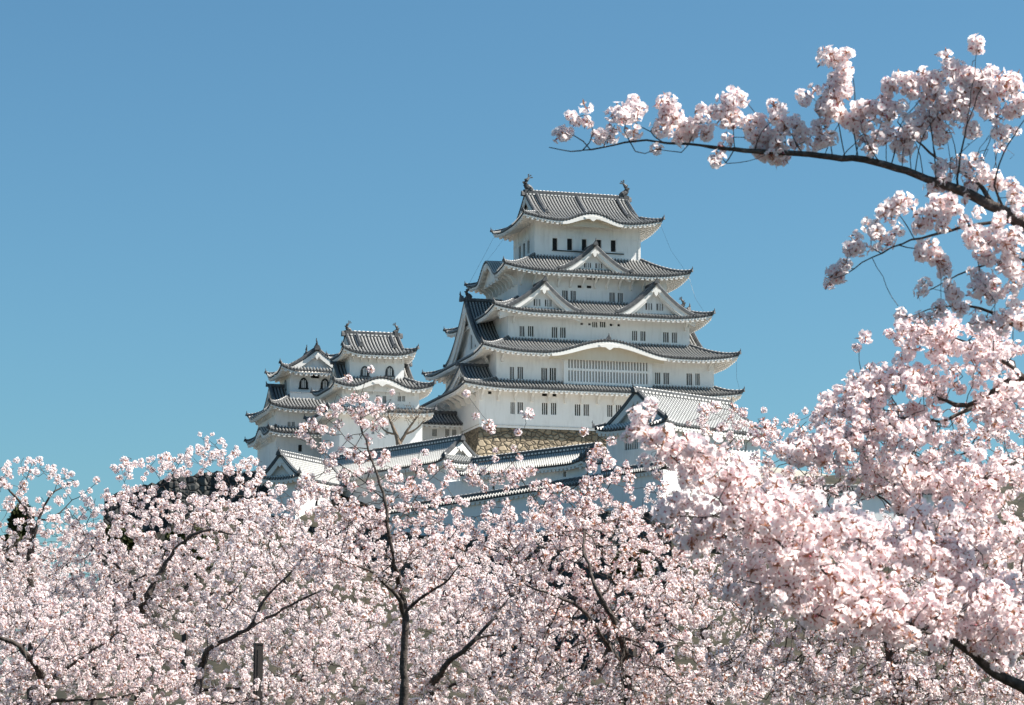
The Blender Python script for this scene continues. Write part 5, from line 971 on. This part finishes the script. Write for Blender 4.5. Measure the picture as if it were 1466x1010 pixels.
# ------------------------------------------------------------------ bare tree, conifers, post
t = Tree(41, .28); Y = 330
t.limb([(572, 660, Y, .42), (571, 638, Y, .36), (567, 622, Y, .26), (560, 606, Y, .17), (556, 596, Y, .12)]); t.limb([(571, 638, Y, .25), (580, 622, Y, .2), (590, 607, Y, .13), (598, 597, Y, .1)]); t.limb([(580, 622, Y, .16), (594, 616, Y, .12), (606, 604, Y, .08)]); t.limb([(567, 622, Y, .16), (552, 618, Y, .1), (542, 606, Y, .07)])
t.grow([(560, 592, 26, 16, Y, 2.2), (598, 594, 24, 16, Y, 2.2), (540, 606, 18, 12, Y, 1.6), (580, 590, 30, 14, Y, 2)], 620, kill=1.2, infl=30, up=.25)
t.finish(tip=.016); e = bpy.data.objects.new('bare_tree', None); COL.objects.link(e); b = at(572, 662, Y); e.location = b; tag(e, "bare brown tree with fine upright twigs in front of the small keep", "tree"); t.P = t.P - b; t.wood('trunk', e, M['bark_pale'])
def conifer(seed, px, py, Y, rx, ry, label, group="dark evergreens on the slope"):
    r = np.random.default_rng(seed); c = at(px, py, Y); k = Y / FPX; e = bpy.data.objects.new('evergreen_tree', None); COL.objects.link(e); gz = c[2] - ry*k*1.6; e.location = (c[0], c[1], gz); tag(e, label, "evergreen", group)
    t = Tree(seed, .4); m = MB(); m.tube([(0,0,-4),(0,0,0),(.1,0,ry*k),(0,.1,ry*k*2.3)], [.35,.3,.2,.05], 6); m.build('trunk', M['bark'], e)
    n = 5200; u = unit(r.normal(0, 1, (n, 3))) * (r.random((n, 1)) ** .35); cl = unit(r.normal(0,1,(26,3))) * .75; w = np.abs(u[:, None]-cl[None]).sum(-1).min(1) < .62; u = u[w]; n = len(u)
    P = u * np.array((rx*k, rx*k*.9, ry*k)) + np.array((0, 0, ry*k*1.6)); a = unit(r.normal(0, 1, (n, 3)) + (0,0,.4)); b = unit(np.cross(a, r.normal(0, 1, (n, 3)))); s = (.16 + .2*r.random((n, 1)))
    V = np.stack([P, P + a*s*.5 + b*s*.28, P + a*s*1.2, P + a*s*.5 - b*s*.28], 1).reshape(-1, 3); fast_mesh('crown', V, np.arange(4*n), np.full(n, 4), [M['leaf']], np.zeros(n, int), e)
conifer(51, 32, 752, 150, 16, 28, "dark pointed evergreen between the far left blossoms"); conifer(52, 14, 792, 140, 30, 24, "olive green bushy evergreen at the left edge"); conifer(53, 170, 775, 150, 34, 26, "evergreen behind the big left cherry tree"); conifer(54, 270, 790, 150, 40, 40, "broad evergreen below the dark stone wall"); conifer(55, 905, 815, 140, 30, 30, "yellowish evergreen seen through blossoms under the gabled turret")
p = at(370, 921, 33.4); K = bpy.data.objects.new('signpost', None); COL.objects.link(K); K.location = (p[0], 33.4, 0); K.rotation_euler = (0, 0, .35); tag(K, "dark brown square steel post standing among the cherry blossoms", "post")
h = p[2]; m = MB(); m.box((-.05,-.05,.02), (.05,.05,h-.021)); m.box((-.02,-.056,.3), (.02,-.0505,h-.08)); m.box((-.056,-.02,.3), (-.0505,.02,h-.08)); m.build('post', M['steel'], K)
m = MB(); m.box((-.056,-.056,h-.02), (.056,.056,h)); m.build('cap', M['steel'], K); m = MB(); m.box((-.13,-.13,0), (.13,.13,.02)); m.build('base_plate', M['steel'], K)
